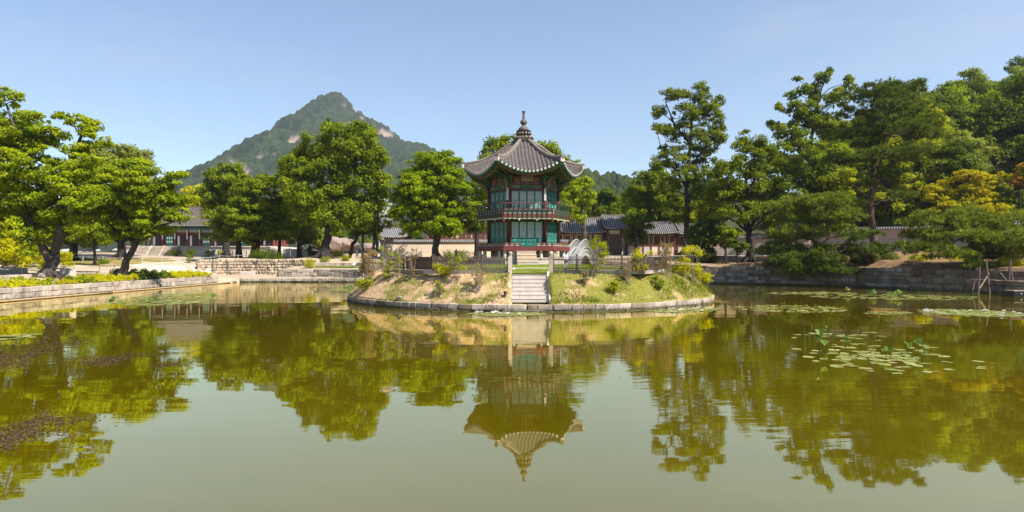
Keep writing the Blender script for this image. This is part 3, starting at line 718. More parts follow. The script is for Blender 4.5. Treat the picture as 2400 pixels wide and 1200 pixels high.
# soffit
sof = MB()
for k in range(6):
    rows = []
    for i in range(9):
        a = 2.1 + (A1 - .05 - 2.1) * i / 8
        rows.append([fmat(k) @ Vector((a * math.tan(R(30)) * (-1 + 2 * j / nu), -a, lz((roof_z(A1, A1 * math.tan(R(30)) * (-1 + 2 * j / nu)) - .16) * (i / 8) ** 1.2 + (9.42) * (1 - (i / 8) ** 1.2)))) for j in range(nu + 1)])
    sof.grid(rows)
    e0 = [fmat(k) @ Vector((A1 * math.tan(R(30)) * (-1 + 2 * j / nu), -A1 + .05, lz(roof_z(A1, A1 * math.tan(R(30)) * (-1 + 2 * j / nu)) - .16))) for j in range(nu + 1)]
    e1 = [fmat(k) @ Vector((A1 * math.tan(R(30)) * (-1 + 2 * j / nu), -A1 - .0, lz(roof_z(A1, A1 * math.tan(R(30)) * (-1 + 2 * j / nu)) + .03))) for j in range(nu + 1)]
    sof.grid([e0, e1])
sof.build('soffit', M['green'], rf, True)
# cover-tile rows with pale end discs
SP = .285
for k in range(6):
    nrow = int(A1 * math.tan(R(30)) / SP)
    for j in range(-nrow, nrow + 1):
        u = j * SP; a_s = max(A0 + .05, abs(u) / math.tan(R(30)) + .1); a_e = A1 + .04
        if a_e - a_s < .25: continue
        n = max(2, int((a_e - a_s) / .3)); mb = MB(); vs = []; fs = []
        prof = [(math.cos(R(w)), math.sin(R(w))) for w in (0, 36, 72, 108, 144, 180)]; m6 = len(prof)
        for i in range(n):
            for e, rr in ((0, .066), (1, .085)):
                a = a_s + (a_e - a_s) * (i + e) / n; z = lz(roof_z(min(a, A1), u) + .01)
                vs += [fmat(k) @ Vector((u + rr * cx, -a, z + rr * cz * 1.15)) for cx, cz in prof]
        for i in range(2 * n - 1):
            for q in range(m6 - 1): fs.append((i * m6 + q, i * m6 + q + 1, (i + 1) * m6 + q + 1, (i + 1) * m6 + q))
        mb.add(vs, fs); mb.mi = 1
        b = (2 * n - 1) * m6; ctr = fmat(k) @ Vector((u, -a_e - .012, lz(roof_z(A1, u) + .0)))
        disc = [ctr + (fmat(k).to_3x3() @ Vector((.085 * math.cos(R(w)), 0, .085 * math.sin(R(w))))) for w in range(0, 360, 45)]
        mb.add(disc, [tuple(range(8))]); mb.build('tile_row', [M['tile'], M['lime']], rf)
    # hip ridge on corner k
    c = Vector((HC[k][0], HC[k][1], 0)); rows = []; tx = Vector((-c.y, c.x, 0))
    for i in range(15):
        r_ = .42 + (SR + .06 - .42) * i / 14; z = lz(roof_z(r_ * AP, 99)) + (.05 * max(0, (i - 11)) ** 1.3 * .5)
        w = .105; sec = [(-w, -.06), (-w, .16), (-w * 1.35, .16), (-w * 1.2, .2), (-w * .55, .29), (w * .55, .29), (w * 1.2, .2), (w * 1.35, .16), (w, .16), (w, -.06)]
        rows.append([c * r_ + tx * x + Vector((0, 0, z + y)) for x, y in sec])
    mb = MB(); mb.grid(rows); mb.add(rows[-1], [tuple(range(10))]); mb.build('hip_ridge', M['ridge'], rf)
    et = MB(); et.box((0, 0, 0), (.16, .3, .3)); et.build('ridge_end_tile', M['lime'], rf, loc=c * (SR - .02) + Vector((0, 0, lz(roof_z(SR * AP, 99) + .03))), rot=(0, 0, R(-120 + 60 * k)))
    # rafters
    for j in range(-9, 10):
        u = j * .235; a_in = max(2.35, abs(u) / math.tan(R(30))); zo = roof_z(A1, u) - .2; zi = 9.3 + .3 * (abs(u) / 2.4) ** 2
        b = MB(); p0 = fmat(k) @ Vector((u * .75, -a_in, lz(zi))); p1 = fmat(k) @ Vector((u, -A1 + .12, lz(zo)))
        b.tube([p0, p1], [.055, .05], 6); b.build('rafter', M['green'] if j % 2 else M['olive'], rf)
    b = MB(); b.tube([c * 2.3 + Vector((0, 0, lz(9.35))), c * 3.6 + Vector((0, 0, lz(9.55))), c * (SR - .12) + Vector((0, 0, lz(9.98)))], [.12, .11, .09], 6); b.build('corner_rafter', M['olive'], rf)
    b = MB(); pts = [fmat(k) @ Vector((A1 * math.tan(R(30)) * (-1 + 2 * j / 16), -A1 + .3, lz(roof_z(A1, A1 * math.tan(R(30)) * (-1 + 2 * j / 16)) - .25))) for j in range(17)]
    b.tube(pts, .05, 6); b.build('eave_batten', M['orange'], rf)
# finial
fin = MB(); fin.lathe([(.62, 12.12), (.66, 12.3), (.5, 12.42), (.52, 12.6), (.4, 12.75), (.42, 12.95), (.3, 13.02)], 6, rot=R(0)); fn = fin.build('finial_base', M['tile'], pav, loc=(0, 0, -PB.z))
td = MB(); td.lathe([(.085, -.1), (.09, .1)], 8); td = td.mesh('tile_cap', M['ridge'])
for ring_r, zz, q in ((.7, 12.5, 18), (.52, 12.85, 14)):
    for i in range(q):
        w = 2 * math.pi * i / q; link('tile_cap', td, fn, (ring_r * math.cos(w), ring_r * math.sin(w), zz), (R(70), 0, w + R(90)))
b = MB(); b.lathe([(.38, 13.0), (.6, 13.06), (.6, 13.1), (.4, 13.12)], 12); b.build('lotus_plate', M['tile_under'], fn)
b = MB(); b.lathe([(.4, 13.1), (.42, 13.2), (.38, 13.32), (.24, 13.44), (.15, 13.5), (.14, 13.54)], 16); b.build('finial_bell', M['tile'], fn, True)
b = MB(); b.lathe([(.12, 13.52), (.16, 13.58), (.25, 13.68), (.28, 13.78), (.26, 13.88), (.17, 13.98), (.1, 14.04)], 16); b.build('finial_ball', M['tile'], fn, True)
b = MB(); b.lathe([(.11, 14.0), (.1, 14.1), (.085, 14.3), (.1, 14.5), (.145, 14.62), (.145, 14.66), (.1, 14.66)], 14); b.build('finial_vase', mat('copper_brown', (.15, .1, .085), (.1, .07, .06), 8, .6), fn, True)

# stone steps up to the pavilion
st = empty('pavilion_steps', (PB.x, PB.y - 3.9, 2.5), PROT, 'short flight of warm stone steps at the pavilion front', 'steps')
sx0 = .33
for i in range(4):
    d = 1.45 - i * .33
    b = MB(); b.box((0, 0, 0), (1.5 - .03 * i, d, .258)); b.build('step', M['plaster'] if i else M['stone_pale'], st, loc=(sx0 - .15, .2 + .165 * i, .02 + .13 + i * .262)); b = MB(); b.box((0, 0, 0), (1.56 - .03 * i, d + .04, .05)); b.build('tread', M['stone_pale'], st, loc=(sx0 - .15, .19 + .165 * i, .02 + .26 + i * .262))

# ------------------------------------------------------------------ island stair, gate posts, fence, kerb, sign
SY = 36.85; X0, X1 = xw(1200, SY), xw(1286, SY)
sta = empty('stone_stairway', ((X0 + X1) / 2, SY, .45), 0, 'pale granite stairway climbing the island bank between two sloping cheek stones', 'stairway')
rg = random.Random(3)
for i in range(7):
    z0 = .5 + i * .222; cut = rg.choice((.36, .94, .26, .86, .22, .4, .62)); W = X1 - X0
    for a, b in ((0, cut), (cut, 1)):
        q = MB(); q.box((0, 0, 0), (W * (b - a) - .012, .5, .2)); q.box((0, -.012, .1115), (W * (b - a) - .012, .52, .022)); q.build('step_block', M['stone_pale'], sta, loc=(-W / 2 + W * (a + b) / 2, .25 + i * .3, z0 + .1 - .45))
for sx in (-1, 1):
    mb = MB(); w = .13; xx = sx * (W / 2 + w / 2 + .01)
    pr = [(-.18, -.1), (-.18, .28), (2.05, 1.78), (2.35, 1.78), (2.35, -.1)]
    mb.add([(xx - w / 2, y, z) for y, z in pr] + [(xx + w / 2, y, z) for y, z in pr], [(0, 1, 2, 3, 4), (9, 8, 7, 6, 5)] + [(i, 5 + i, 5 + (i + 1) % 5, (i + 1) % 5) for i in range(5)])
    mb.build('cheek_stone', M['stone_lit' if sx < 0 else 'stone_pale'], sta)
GY = SY + 2.25
for px, wd in ((1196, 'left'), (1291, 'right')):
    g = empty('gate_post', (xw(px, GY), GY, 2.0), 0, 'granite gate post with a rounded cap at the %s top of the island stairs' % wd, 'post', 'granite gate posts of the island stairs')
    b = MB(); b.box((0, 0, .58), (.24, .24, 1.2)); b.build('shaft', M['stone_lit'], g)
    b = MB(); b.lathe([(.11, 1.17), (.1, 1.2), (.13, 1.26), (.14, 1.36), (.12, 1.44), (.08, 1.46)], 14); b.build('cap', M['stone_lit'], g, True)

FY = GY + .05; FZ = 2.33
fence = empty('picket_fence', (0, FY, FZ), 0, 'low brown wooden picket fence with square posts around the pavilion lawn', 'fence')
fk = empty('fence_kerb', (0, FY, 2.0), 0, 'row of long pale kerb stones carrying the wooden fence', 'kerb')
pk = MB(); pk.box((0, 0, .41), (.04, .025, .8)); pk.add([(-.02, -.012, .81), (.02, -.012, .81), (.02, .012, .81), (-.02, .012, .81), (0, 0, .86)], [(0, 1, 4), (1, 2, 4), (2, 3, 4), (3, 0, 4)]); pk = pk.mesh('picket', M['wood_dark'])
bd = MB(); bd.box((0, 0, .41), (.13, .02, .8)); bd = bd.mesh('board', M['wood_panel'])
po = MB(); po.box((0, 0, .44), (.1, .1, .94)); po.box((0, 0, .93), (.13, .13, .05)); po = po.mesh('fence_post', M['wood_dark'])
cor = [(xw(1193, FY), FY), (xw(1131, FY), FY), (xw(1016, FY), FY), (-7.0, FY + 2.3), (-9.0, FY + 7), (-9.0, FY + 13)]
cor2 = [(xw(1296, FY), FY), (xw(1352, FY), FY), (xw(1457, FY), FY), (xw(1514, FY), FY), (10.4, FY + 4), (11.3, FY + 9), (10.5, FY + 14)]
npk = 0
for ch in (cor, cor2):
    for i in range(len(ch) - 1):
        a, b = Vector((*ch[i], 0)), Vector((*ch[i + 1], 0)); L_ = (b - a).length; w = math.atan2(b.y - a.y, b.x - a.x)
        mid = (a + b) / 2 - Vector((0, FY, 0))
        link('fence_post', po, fence, b - Vector((0, FY, 0)), (0, 0, w))
        if i == 0: link('fence_post', po, fence, a - Vector((0, FY, 0)), (0, 0, w))
        for z in (.1, .62):
            r_ = MB(); r_.box((0, 0, z), (L_, .04, .06)); r_.build('rail', M['wood_dark'], fence, loc=mid, rot=(0, 0, w))
        solid = (ch is cor and i == 2)
        step = .14 if solid else (.085 if i < 3 else .16)
        for q in range(1, int(L_ / step)):
            p = a + (b - a) * (q * step / L_) - Vector((0, FY, 0))
            link('board' if solid else 'picket', bd if solid else pk, fence, p + Vector((math.sin(w) * .03, -math.cos(w) * .03, 0)), (0, 0, w)); npk += 1
    stone_wall('', '', [(p[0], p[1]) for p in ch], [(2.06, 2.33)], 1.5, .3, ['stone_pale', 'stone_lit'], -1 if ch is cor2 else 1, seed=21, root=fk, core=False, proud=.01)
for o in fk.children: o.location.y += .15; 
# paved strips and bright lawn inside the gate
mb = MB(); rows = [[], []]
for i in range(13):
    x = X0 - .9 + (X1 - X0 + 1.8) * i / 12
    rows[0].append((x, 42.3, float(island_z(x, 42.3)) + .045)); rows[1].append((x, 42.7, float(island_z(x, 42.7)) + .045))
mb.grid(rows); tag(mb.build('paved_strip', M['path']), kind='structure')
sp = hit(1325, 641); sg_ = empty('information_sign', sp, 0, 'grey metal sign post with a tilted panel in front of the island fence', 'sign')
b = MB(); b.box((0, 0, .45), (.16, .06, 1.0)); b.build('post', M['metal'], sg_)
b = MB(); b.box((0, 0, 0), (.3, .04, .5)); b.build('panel', M['metal'], sg_, loc=(.03, .05, .98), rot=(R(-48), R(14), R(18)))

# arched white footbridge behind the pavilion
def bridge():
    a, b = Vector((5.4, 63.6, 0)), Vector((10.6, 83.8, 0)); ax = (b - a); Lb = ax.length; ax.normalize(); nr = Vector((ax.y, -ax.x, 0)); w = .5
    root = empty('arched_bridge', (a.x, a.y, 2.0), 0, 'white humpback footbridge arching from the island to the far bank', 'bridge'); O = Vector(root.location)
    n = 30; top = lambda f: 2.45 + 1.95 * math.sin(math.pi * f) ** 1.5; bot = lambda f: -.5 + 3.9 * max(0, math.sin(math.pi * (f - .14) / .72)) ** .7 if .14 < f < .86 else -.5
    for s in (1, -1):
        mb = MB(); P0 = [a + ax * Lb * i / n + nr * s * w for i in range(n + 1)]
        for dd in (0, -.12 * s):
            mb.grid([[p + nr * dd + Vector((0, 0, top(i / n))) - O for i, p in enumerate(P0)], [p + nr * dd + Vector((0, 0, bot(i / n))) - O for i, p in enumerate(P0)]])
        mb.grid([[p + Vector((0, 0, bot(i / n))) - O for i, p in enumerate(P0)], [p - nr * .12 * s + Vector((0, 0, bot(i / n))) - O for i, p in enumerate(P0)]])
        mb.build('side_panel', M['white_dim'], root)
        for dz, rr, off in ((-.02, .09, .05), (-.5, .05, .03), (.22, .04, 0), (.5, .04, 0), (.82, .075, 0)):
            tb = MB(); tb.tube([p + nr * s * off + Vector((0, 0, top(i / n) + dz)) - O for i, p in enumerate(P0)], rr, 6); tb.build('rail' if dz > 0 else 'trim', M['white_dim'], root)
        for i in range(n + 1):
            bp = MB(); bp.box((0, 0, .42), (.09, .09, .86) if i % 3 == 0 else (.05, .05, .8)); bp.build('rail_post', M['white_dim'], root, loc=P0[i] + Vector((0, 0, top(i / n))) - O)
    mb = MB(); mb.grid([[a + ax * Lb * i / n + nr * s * w + Vector((0, 0, top(i / n) - .03)) - O for i in range(n + 1)] for s in (-1, 1)]); mb.build('deck', M['white_dim'], root)
    mb = MB(); mb.grid([[a + ax * Lb * i / n + nr * s * (w - .1) + Vector((0, 0, bot(i / n) + .02)) - O for i in range(n + 1)] for s in (-1, 1)]); mb.build('arch_soffit', M['white_dim'], root)
bridge()

# ------------------------------------------------------------------ foliage as many small leaf faces
def leaf_mesh(name, c, nrm, size, aspect, m, rg, v, w=None):
    N = len(c)
    rnd = rg.normal(size=(N, 3)); t = np.cross(nrm, rnd); t /= np.linalg.norm(t, axis=1)[:, None] + 1e-9
    b = np.cross(nrm, t)
    L = (size * .5)[:, None]; W = (size * .5 * aspect)[:, None]
    droop = -.18 * size[:, None] * np.array([[0, 0, 1.0]])
    V = np.stack((c + t * L + droop, c + b * W, c - t * L, c - b * W), 1).reshape(-1, 3)
    me = bpy.data.meshes.new(name)
    me.vertices.add(4 * N); me.vertices.foreach_set('co', V.astype(np.float32).ravel())
    me.loops.add(4 * N); me.loops.foreach_set('vertex_index', np.arange(4 * N, dtype=np.int32))
    me.polygons.add(N); me.polygons.foreach_set('loop_start', np.arange(0, 4 * N, 4, dtype=np.int32))
    me.polygons.foreach_set('loop_total', np.full(N, 4, np.int32))
    a = me.attributes.new('v', 'FLOAT', 'FACE'); a.data.foreach_set('value', v.astype(np.float32))
    if w is not None:
        a = me.attributes.new('w', 'FLOAT', 'FACE'); a.data.foreach_set('value', w.astype(np.float32))
    me.materials.append(m); me.update(calc_edges=True)
    return me

def sphere_dirs(n, rg):
    d = rg.normal(size=(n, 3)); return d / np.linalg.norm(d, axis=1)[:, None]

def crown(blobs, rg, sub=.9, dens=60, flat=.6, cover=1.0, core=.25):
    """blobs: list of (centre, (rx,ry,rz)) -> leaf centres, normals, clump tint, size factor"""
    C_, N_, T_, S_, subs = [], [], [], [], []
    for c, rr in blobs:
        c = np.array(c); rr = np.array(rr)
        area = 4 * np.pi * (((rr[0] * rr[1]) ** 1.6 + (rr[0] * rr[2]) ** 1.6 + (rr[1] * rr[2]) ** 1.6) / 3) ** (1 / 1.6)
        sb = min(sub, .55 * rr.min() + .25)
        ns = max(4, int(cover * area / (np.pi * sb * sb) * 1.05))
        d = sphere_dirs(ns * 2, rg); d = d[(d[:, 2] > -.35) | (rg.random(ns * 2) < .45)][:ns]
        rad = rg.uniform(.62, 1.0, len(d)) ** .8
        cs = c + d * rr * rad[:, None]
        for p, dd in zip(cs, d):
            s = sb * rg.uniform(.55, 1.15); n = max(5, int(dens * s * s))
            q = sphere_dirs(n, rg); r2 = rg.random(n) ** .5
            pos = p + q * r2[:, None] * s * np.array((1, 1, flat))
            nn = q * .5 + dd * .5 + np.array((0, 0, .45)) + rg.normal(size=(n, 3)) * .5
            C_.append(pos); N_.append(nn); T_.append(np.full(n, rg.random())); S_.append(np.ones(n)); subs.append((p, s))
        n = int(core * dens * rr.min() ** 2 * 1.2)
        if n:
            q = sphere_dirs(n, rg) * rg.random(n)[:, None] ** .4 * .75
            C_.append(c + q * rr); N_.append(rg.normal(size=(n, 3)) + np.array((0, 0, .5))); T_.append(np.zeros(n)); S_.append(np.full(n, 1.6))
    c = np.concatenate(C_); n = np.concatenate(N_); n /= np.linalg.norm(n, axis=1)[:, None] + 1e-9
    return c, n, np.concatenate(T_), np.concatenate(S_), subs

def limb(mb, p0, p1, r0, r1, rg, sag=.08, n=5, k=7):
    p0, p1 = Vector(p0), Vector(p1); d = p1 - p0; L_ = d.length; pts = []; rad = []
    for i in range(n + 1):
        f = i / n; p = p0 + d * f + Vector((0, 0, L_ * sag * math.sin(math.pi * f)))
        if 0 < i < n: p += Vector(rg.normal(size=3)) * L_ * .035
        pts.append(p); rad.append(r0 + (r1 - r0) * f)
    mb.tube(pts, rad, k, False)

NLEAF = [0]; DS, LS = 3.8, .9
def tree(name, label, Y, trunk, blobs, m, bark='bark', cat='tree', group=None, leaf=.26, sub=.95, dens=55, flat=.6, cover=1.0, depth=.9, seed=1, core=.25, aspect=.6,
         ystretch=1.0, extra=0, wtop=None, twigs=False, base_z=None, trunks2=(), spread=.5, roots=5):
    """trunk: [(px,py,width_px)...] from the base up; blobs: [(px,py,rx_px[,ry_px[,dY]])]"""
    rg = np.random.default_rng(seed)
    b0 = trunk[0]; bx, by = xw(b0[0], Y), Y
    bz = H(bx, by) if base_z is None else base_z
    root = empty(name, (bx, by, bz), 0, label, cat, group); O = np.array((bx, by, bz))
    # trunk
    mb = MB(); tr = []
    lean = rg.normal(0, .25, len(trunk) + 5)
    for i, (px, py, w) in enumerate(trunk):
        p = at(px, py, Y + (lean[i] if i else 0)); tr.append((p, w / F * Y / 2))
    tr[0] = (Vector((bx, by, bz - .4)), tr[0][1] * 1.35)
    pts = [Vector(p) - Vector(O) for p, r_ in tr]; rad = [r_ for p, r_ in tr]
    pp, rr = [], []
    for i in range(len(pts) - 1):
        for q in range(3):
            f = q / 3; pp.append(pts[i].lerp(pts[i + 1], f) + (Vector(rg.normal(size=3)) * rad[i] * .12 if (i or q) else Vector((0, 0, 0)))); rr.append(rad[i] + (rad[i + 1] - rad[i]) * f)
    pp.append(pts[-1]); rr.append(rad[-1])
    rr[0] *= 1.15
    if len(rr) > 2: rr[1] *= 1.0
    mb.tube(pp, rr, 10)
    for i in range(roots):
        w = 6.28 * i / roots + rg.uniform(-.3, .3); r0 = rad[0]; l = r0 * rg.uniform(2.2, 3.6)
        mb.tube([Vector((0, 0, r0 * 1.6)), Vector((math.cos(w) * r0 * .9, math.sin(w) * r0 * .9, r0 * .7)), Vector((math.cos(w) * l * .6, math.sin(w) * l * .6, .12)), Vector((math.cos(w) * l, math.sin(w) * l, -.25))], [r0 * .5, r0 * .42, r0 * .25, r0 * .1], 6)
    for t2 in trunks2:
        q = [at(px, py, Y + rg.normal(0, .2)) - Vector(O) for px, py, w in t2]; mb.tube(q, [w / F * Y / 2 for px, py, w in t2], 8)
        pts += q[1:]; rad += [w / F * Y / 2 for px, py, w in t2][1:]
    # crown blobs in the world
    B = []
    for b in blobs:
        px, py, rx = b[:3]; ry = b[3] if len(b) > 3 and b[3] else rx * .85
        dY = b[4] if len(b) > 4 else rg.normal(0, spread) * rx / F * Y
        p = at(px, py, Y + dY); r_ = rx / F * Y * .97
        B.append((np.array(p) - O, (r_, r_ * depth, ry / F * Y * .97)))
    for q in range(extra):
        k = rg.integers(len(B)); c, r_ = B[k]; B.append((c * np.array((.9, 1, .97)) + np.array((0, abs(rg.normal(0, 1)) * r_[0] * 1.2, 0)), r_))
    hi = [i for i in range(len(pts)) if i > 0]
    for c, r_ in B:
        tgt = Vector(c) - Vector((0, 0, r_[2] * .3))
        cand = sorted(hi, key=lambda i: (pts[i] - tgt).length + (3.0 if pts[i].z > tgt.z else 0))
        i = cand[0]; r0 = min(rad[i] * .65, .05 + .035 * (tgt - pts[i]).length)
        limb(mb, pts[i], tgt, r0, .03, rg)
    c, n, T, S, subs = crown(B, rg, sub, dens * DS, flat, cover, core)
    if twigs:
        cen = [Vector(b[0]) for b in B]
        for p, s in subs[::2]:
            p = Vector(p); q = min(cen, key=lambda w_: (w_ - p).length); mb.tube([q, q.lerp(p, .5) + Vector((0, 0, -.1)), p], [.045, .03, .012], 4, False)
    mb.build('trunk', M[bark], root, True)
    N = len(c); sz = leaf * LS * rg.uniform(.5, 1.0, N) ** 1.5 * 1.75 * S
    zmin, zmax = c[:, 2].min(), c[:, 2].max()
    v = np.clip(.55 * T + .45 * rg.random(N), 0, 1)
    w = None
    if wtop is not None:
        w = np.clip(((c[:, 2] - zmin) / (zmax - zmin) - .45) * 1.6 + rg.normal(0, .2, N), 0, 1) * wtop
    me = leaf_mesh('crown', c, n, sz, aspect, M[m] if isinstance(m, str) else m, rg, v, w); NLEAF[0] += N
    link('crown', me, root)
    return root

def needle_mesh(name, pads, rg, m, dens=9, ln=.34, per=12, wd=.075):
    C_, O_, U_ = [], [], []
    for c, rr in pads:
        c = np.array(c); rr = np.array(rr); nb = max(6, int(np.pi * rr[0] * rr[1] * dens * .155))
        for _ in range(nb):
            w = rg.random() * 6.28; q = rg.random() ** .5; s_ = rg.uniform(.38, .7)
            p = c + np.array((math.cos(w) * q * rr[0], math.sin(w) * q * rr[1], math.sqrt(1 - q * q * .9) * rr[2] * rg.uniform(-.7, 1.2)))
            k = int(11 * s_ / .5); d_ = sphere_dirs(k, rg); d_[:, 2] = np.abs(d_[:, 2]) - .12
            C_.append(p + d_ * np.array((1, 1, .6)) * s_ * rg.uniform(.6, 1, k)[:, None]); O_.append(d_ * 1.1); U_.append(np.ones(k))
    c = np.concatenate(C_); d = np.concatenate(O_); u = np.concatenate(U_); N = len(c)
    sz = np.repeat(rg.uniform(.7, 1.35, N), per)[:, None]
    c = np.repeat(c, per, 0); d = np.repeat(d * .55 + np.array((0, 0, .35)), per, 0) + rg.normal(size=(N * per, 3)) * .6; d /= np.linalg.norm(d, axis=1)[:, None]
    s = np.cross(d, rg.normal(size=d.shape)); s /= np.linalg.norm(s, axis=1)[:, None]
    L_ = ln * 1.15 * sz * rg.uniform(.7, 1.15, len(c))[:, None]
    V = np.stack((c + d * L_ * .05 - s * wd / 2, c + d * L_ * .05 + s * wd / 2, c + d * L_), 1).reshape(-1, 3); K = len(c)
    me = bpy.data.meshes.new(name); me.vertices.add(3 * K); me.vertices.foreach_set('co', V.astype(np.float32).ravel())
    me.loops.add(3 * K); me.loops.foreach_set('vertex_index', np.arange(3 * K, dtype=np.int32))
    me.polygons.add(K); me.polygons.foreach_set('loop_start', np.arange(0, 3 * K, 3, dtype=np.int32)); me.polygons.foreach_set('loop_total', np.full(K, 3, np.int32))
    a = me.attributes.new('v', 'FLOAT', 'FACE'); a.data.foreach_set('value', np.clip(np.repeat(rg.random(N), per) * .7 + rg.random(K) * .3, 0, 1).astype(np.float32))
    me.materials.append(m); me.update(calc_edges=True); NLEAF[0] += K // 2
    return me

def pine(name, label, Y, trunk, pads, m='needle', seed=1, dens=9, group=None, extra=0, ln=.34, bark='bark_red', base_z=None, trunks2=(), ps=1.0):
    rg = np.random.default_rng(seed); bx = xw(trunk[0][0], Y); bz = H(bx, Y) if base_z is None else base_z
    root = empty(name, (bx, Y, bz), 0, label, 'pine tree', group); O = Vector((bx, Y, bz)); mb = MB()
    pts = [at(px, py, Y + rg.normal(0, .2) * (i > 0)) - O for i, (px, py, w) in enumerate(trunk)]; rad = [w / F * Y / 2 for _, _, w in trunk]
    pts[0] = Vector((0, 0, -.4)); pp, rr = [], []
    for i in range(len(pts) - 1):
        for q in range(4):
            f = q / 4; pp.append(pts[i].lerp(pts[i + 1], f) + Vector(rg.normal(size=3)) * rad[i] * .2 * (i + q > 0)); rr.append(rad[i] + (rad[i + 1] - rad[i]) * f)
    pp.append(pts[-1]); rr.append(rad[-1]); rr[0] *= 1.3; mb.tube(pp, rr, 9)
    for t2 in trunks2:
        q = [at(px, py, Y + rg.normal(0, .2)) - O for px, py, w in t2]; mb.tube(q, [w / F * Y / 2 for px, py, w in t2], 8); pts += q[1:]; rad += [w / F * Y / 2 for px, py, w in t2][1:]
    P = []
    for b in pads:
        px, py, rx, ry = b[:4]; dY = b[4] if len(b) > 4 else rg.normal(0, .55) * rx / F * Y
        r_ = rx / F * Y * ps; P.append((np.array(at(px, py, Y + dY) - O), (r_, r_ * .95, ry / F * Y * (1.35 if ps == 1 else .75))))
    for q in range(extra):
        c, r_ = P[rg.integers(len(P))]; P.append((c + np.array((rg.normal(0, .6), rg.normal(0, 1) * r_[0], rg.normal(0, .3))), r_))
    for c, r_ in P:
        tgt = Vector(c) + Vector((0, 0, -.1)); i = min(range(1, len(pts)), key=lambda i: (pts[i] - tgt).length + (1.5 if pts[i].z > tgt.z + 1 else 0))
        limb(mb, pts[i], tgt, min(rad[i] * .7, .06 + .02 * (tgt - pts[i]).length), .035, rg, .04, 6, 6)
        for q in range(4):
            w = rg.random() * 6.28; e = tgt + Vector((math.cos(w) * r_[0] * .7, math.sin(w) * r_[1] * .7, r_[2] * .2)); limb(mb, tgt, e, .04, .015, rg, .05, 3, 5)
    mb.build('trunk', M[bark], root, True)
    link('needles', needle_mesh('needles', P, rg, M[m], dens, ln), root)
    return root

def bush(name, label, px, py, rx, ry, m='lf_bush', seed=1, cat='shrub', group=None, leaf=.12, dens=260, stems=7, airy=False, pos=None, cover=1.0, stem_mat='twig', depth=1.0, drop=.15):
    """px,py: where it meets the ground; rx,ry: half width and full height in pixels"""
    rg = np.random.default_rng(seed); p = pos or hit(px, py)
    if pos is None and 9 < math.hypot(p.x - IC[0], p.y - IC[1]) < 11.95 or (pos is None and p.y > 55):          # keep it on the outer bank, in front of the fence
        for q in range(400):
            Yq = 34 + q * .05; xq = xw(px, Yq)
            if math.hypot(xq - IC[0], Yq - IC[1]) < 12.1: break
        p = Vector((xq, Yq, H(xq, Yq)))
    Y = p.y; k = Y / F; r_, h = rx * k, ry * k
    root = empty(name, p, 0, label, cat, group); mb = MB(); B = []
    nb = 9 if not airy else 12
    for i in range(nb):
        w = rg.random() * 6.28; q = rg.random() ** .5; z = h * (rg.uniform(.2, .8) if not airy else rg.uniform(.22, .95)); s = (.42 if not airy else .22) * r_ * rg.uniform(.8, 1.2)
        B.append((np.array((math.cos(w) * q * r_ * .68, math.sin(w) * q * r_ * .68 * depth, z)), (s, s, s * .8)))
    if not airy: B.append((np.array((0, 0, h * .5)), (r_ * .7, r_ * .7 * depth, h * .45)))
    for i in range(stems):
        c = B[i % len(B)][0]; limb(mb, (rg.normal(0, .16) * r_, rg.normal(0, .16) * r_, -drop), c + rg.normal(0, .05, 3), .009 + .003 * h, .004, rg, .03, 4, 5)
        if airy:
            for q in range(3): limb(mb, Vector(c) * .7, Vector(c) + Vector(rg.normal(size=3)) * r_ * .35 + Vector((0, 0, .1)), .01, .004, rg, .03, 3, 4)
    mb.build('stems', M[stem_mat], root)
    c, n, T, S, subs = crown(B, rg, max(.12, r_ * .28), dens, .8, cover, .1)
    N = len(c); v = np.clip(.5 * T + .5 * rg.random(N), 0, 1)
    link('foliage', leaf_mesh('foliage', c, n, leaf * rg.uniform(.6, 1.3, N), .55, M[m], rg, v, np.zeros(N)), root); NLEAF[0] += N
    return root

# ------------------------------------------------------------------ trees: left bank
tree('zelkova_tree', 'tallest leaning tree on the left bank with two forked trunks and exposed roots', 53, [(112, 640, 22), (128, 590, 21), (142, 545, 19), (148, 490, 15), (152, 430, 16), (170, 370, 10), (190, 320, 6)],
     [(20, 232, 36), (5, 285, 50), (80, 300, 52), (40, 335, 66), (125, 318, 32), (190, 288, 36, 22), (222, 330, 36, 22), (172, 352, 30), (152, 274, 20, 14), (60, 400, 88), (140, 425, 62), (25, 480, 90), (110, 472, 66), (192, 402, 40), (60, 540, 66), (150, 515, 42), (15, 400, 60), (195, 470, 46, 34), (-60, 330, 90), (-70, 430, 95), (-50, 520, 80), (205, 300, 26, 16), (215, 375, 30, 20)],
     'lf_bright', leaf=.24, dens=62, flat=.4, sub=.9, cover=1.0, seed=21, trunks2=[[(118, 612, 20), (98, 575, 16), (84, 545, 14), (60, 495, 11), (40, 420, 8)], [(148, 500, 16), (120, 450, 12), (70, 380, 9), (30, 290, 6), (15, 245, 4)]], spread=.45)
tree('zelkova_tree', 'slender tree leaning right over the left bank flower bed', 61.5, [(277, 648, 17), (297, 610, 15), (318, 572, 13), (342, 540, 10), (365, 505, 9)],
     [(270, 420, 52), (330, 432, 55), (238, 470, 50), (300, 482, 66), (360, 472, 56), (402, 424, 32, 24), (412, 470, 34, 28), (418, 515, 28, 18), (340, 530, 46, 34), (262, 520, 48), (385, 540, 30, 18), (222, 432, 44), (318, 398, 40, 28), (205, 512, 40), (420, 410, 20, 12), (428, 492, 18, 12)],
     'lf_bright', leaf=.25, dens=60, flat=.4, sub=.95, cover=1.0, seed=22, trunks2=[[(318, 572, 12), (295, 520, 9), (270, 460, 6)], [(342, 540, 9), (385, 500, 6), (405, 440, 4)]])
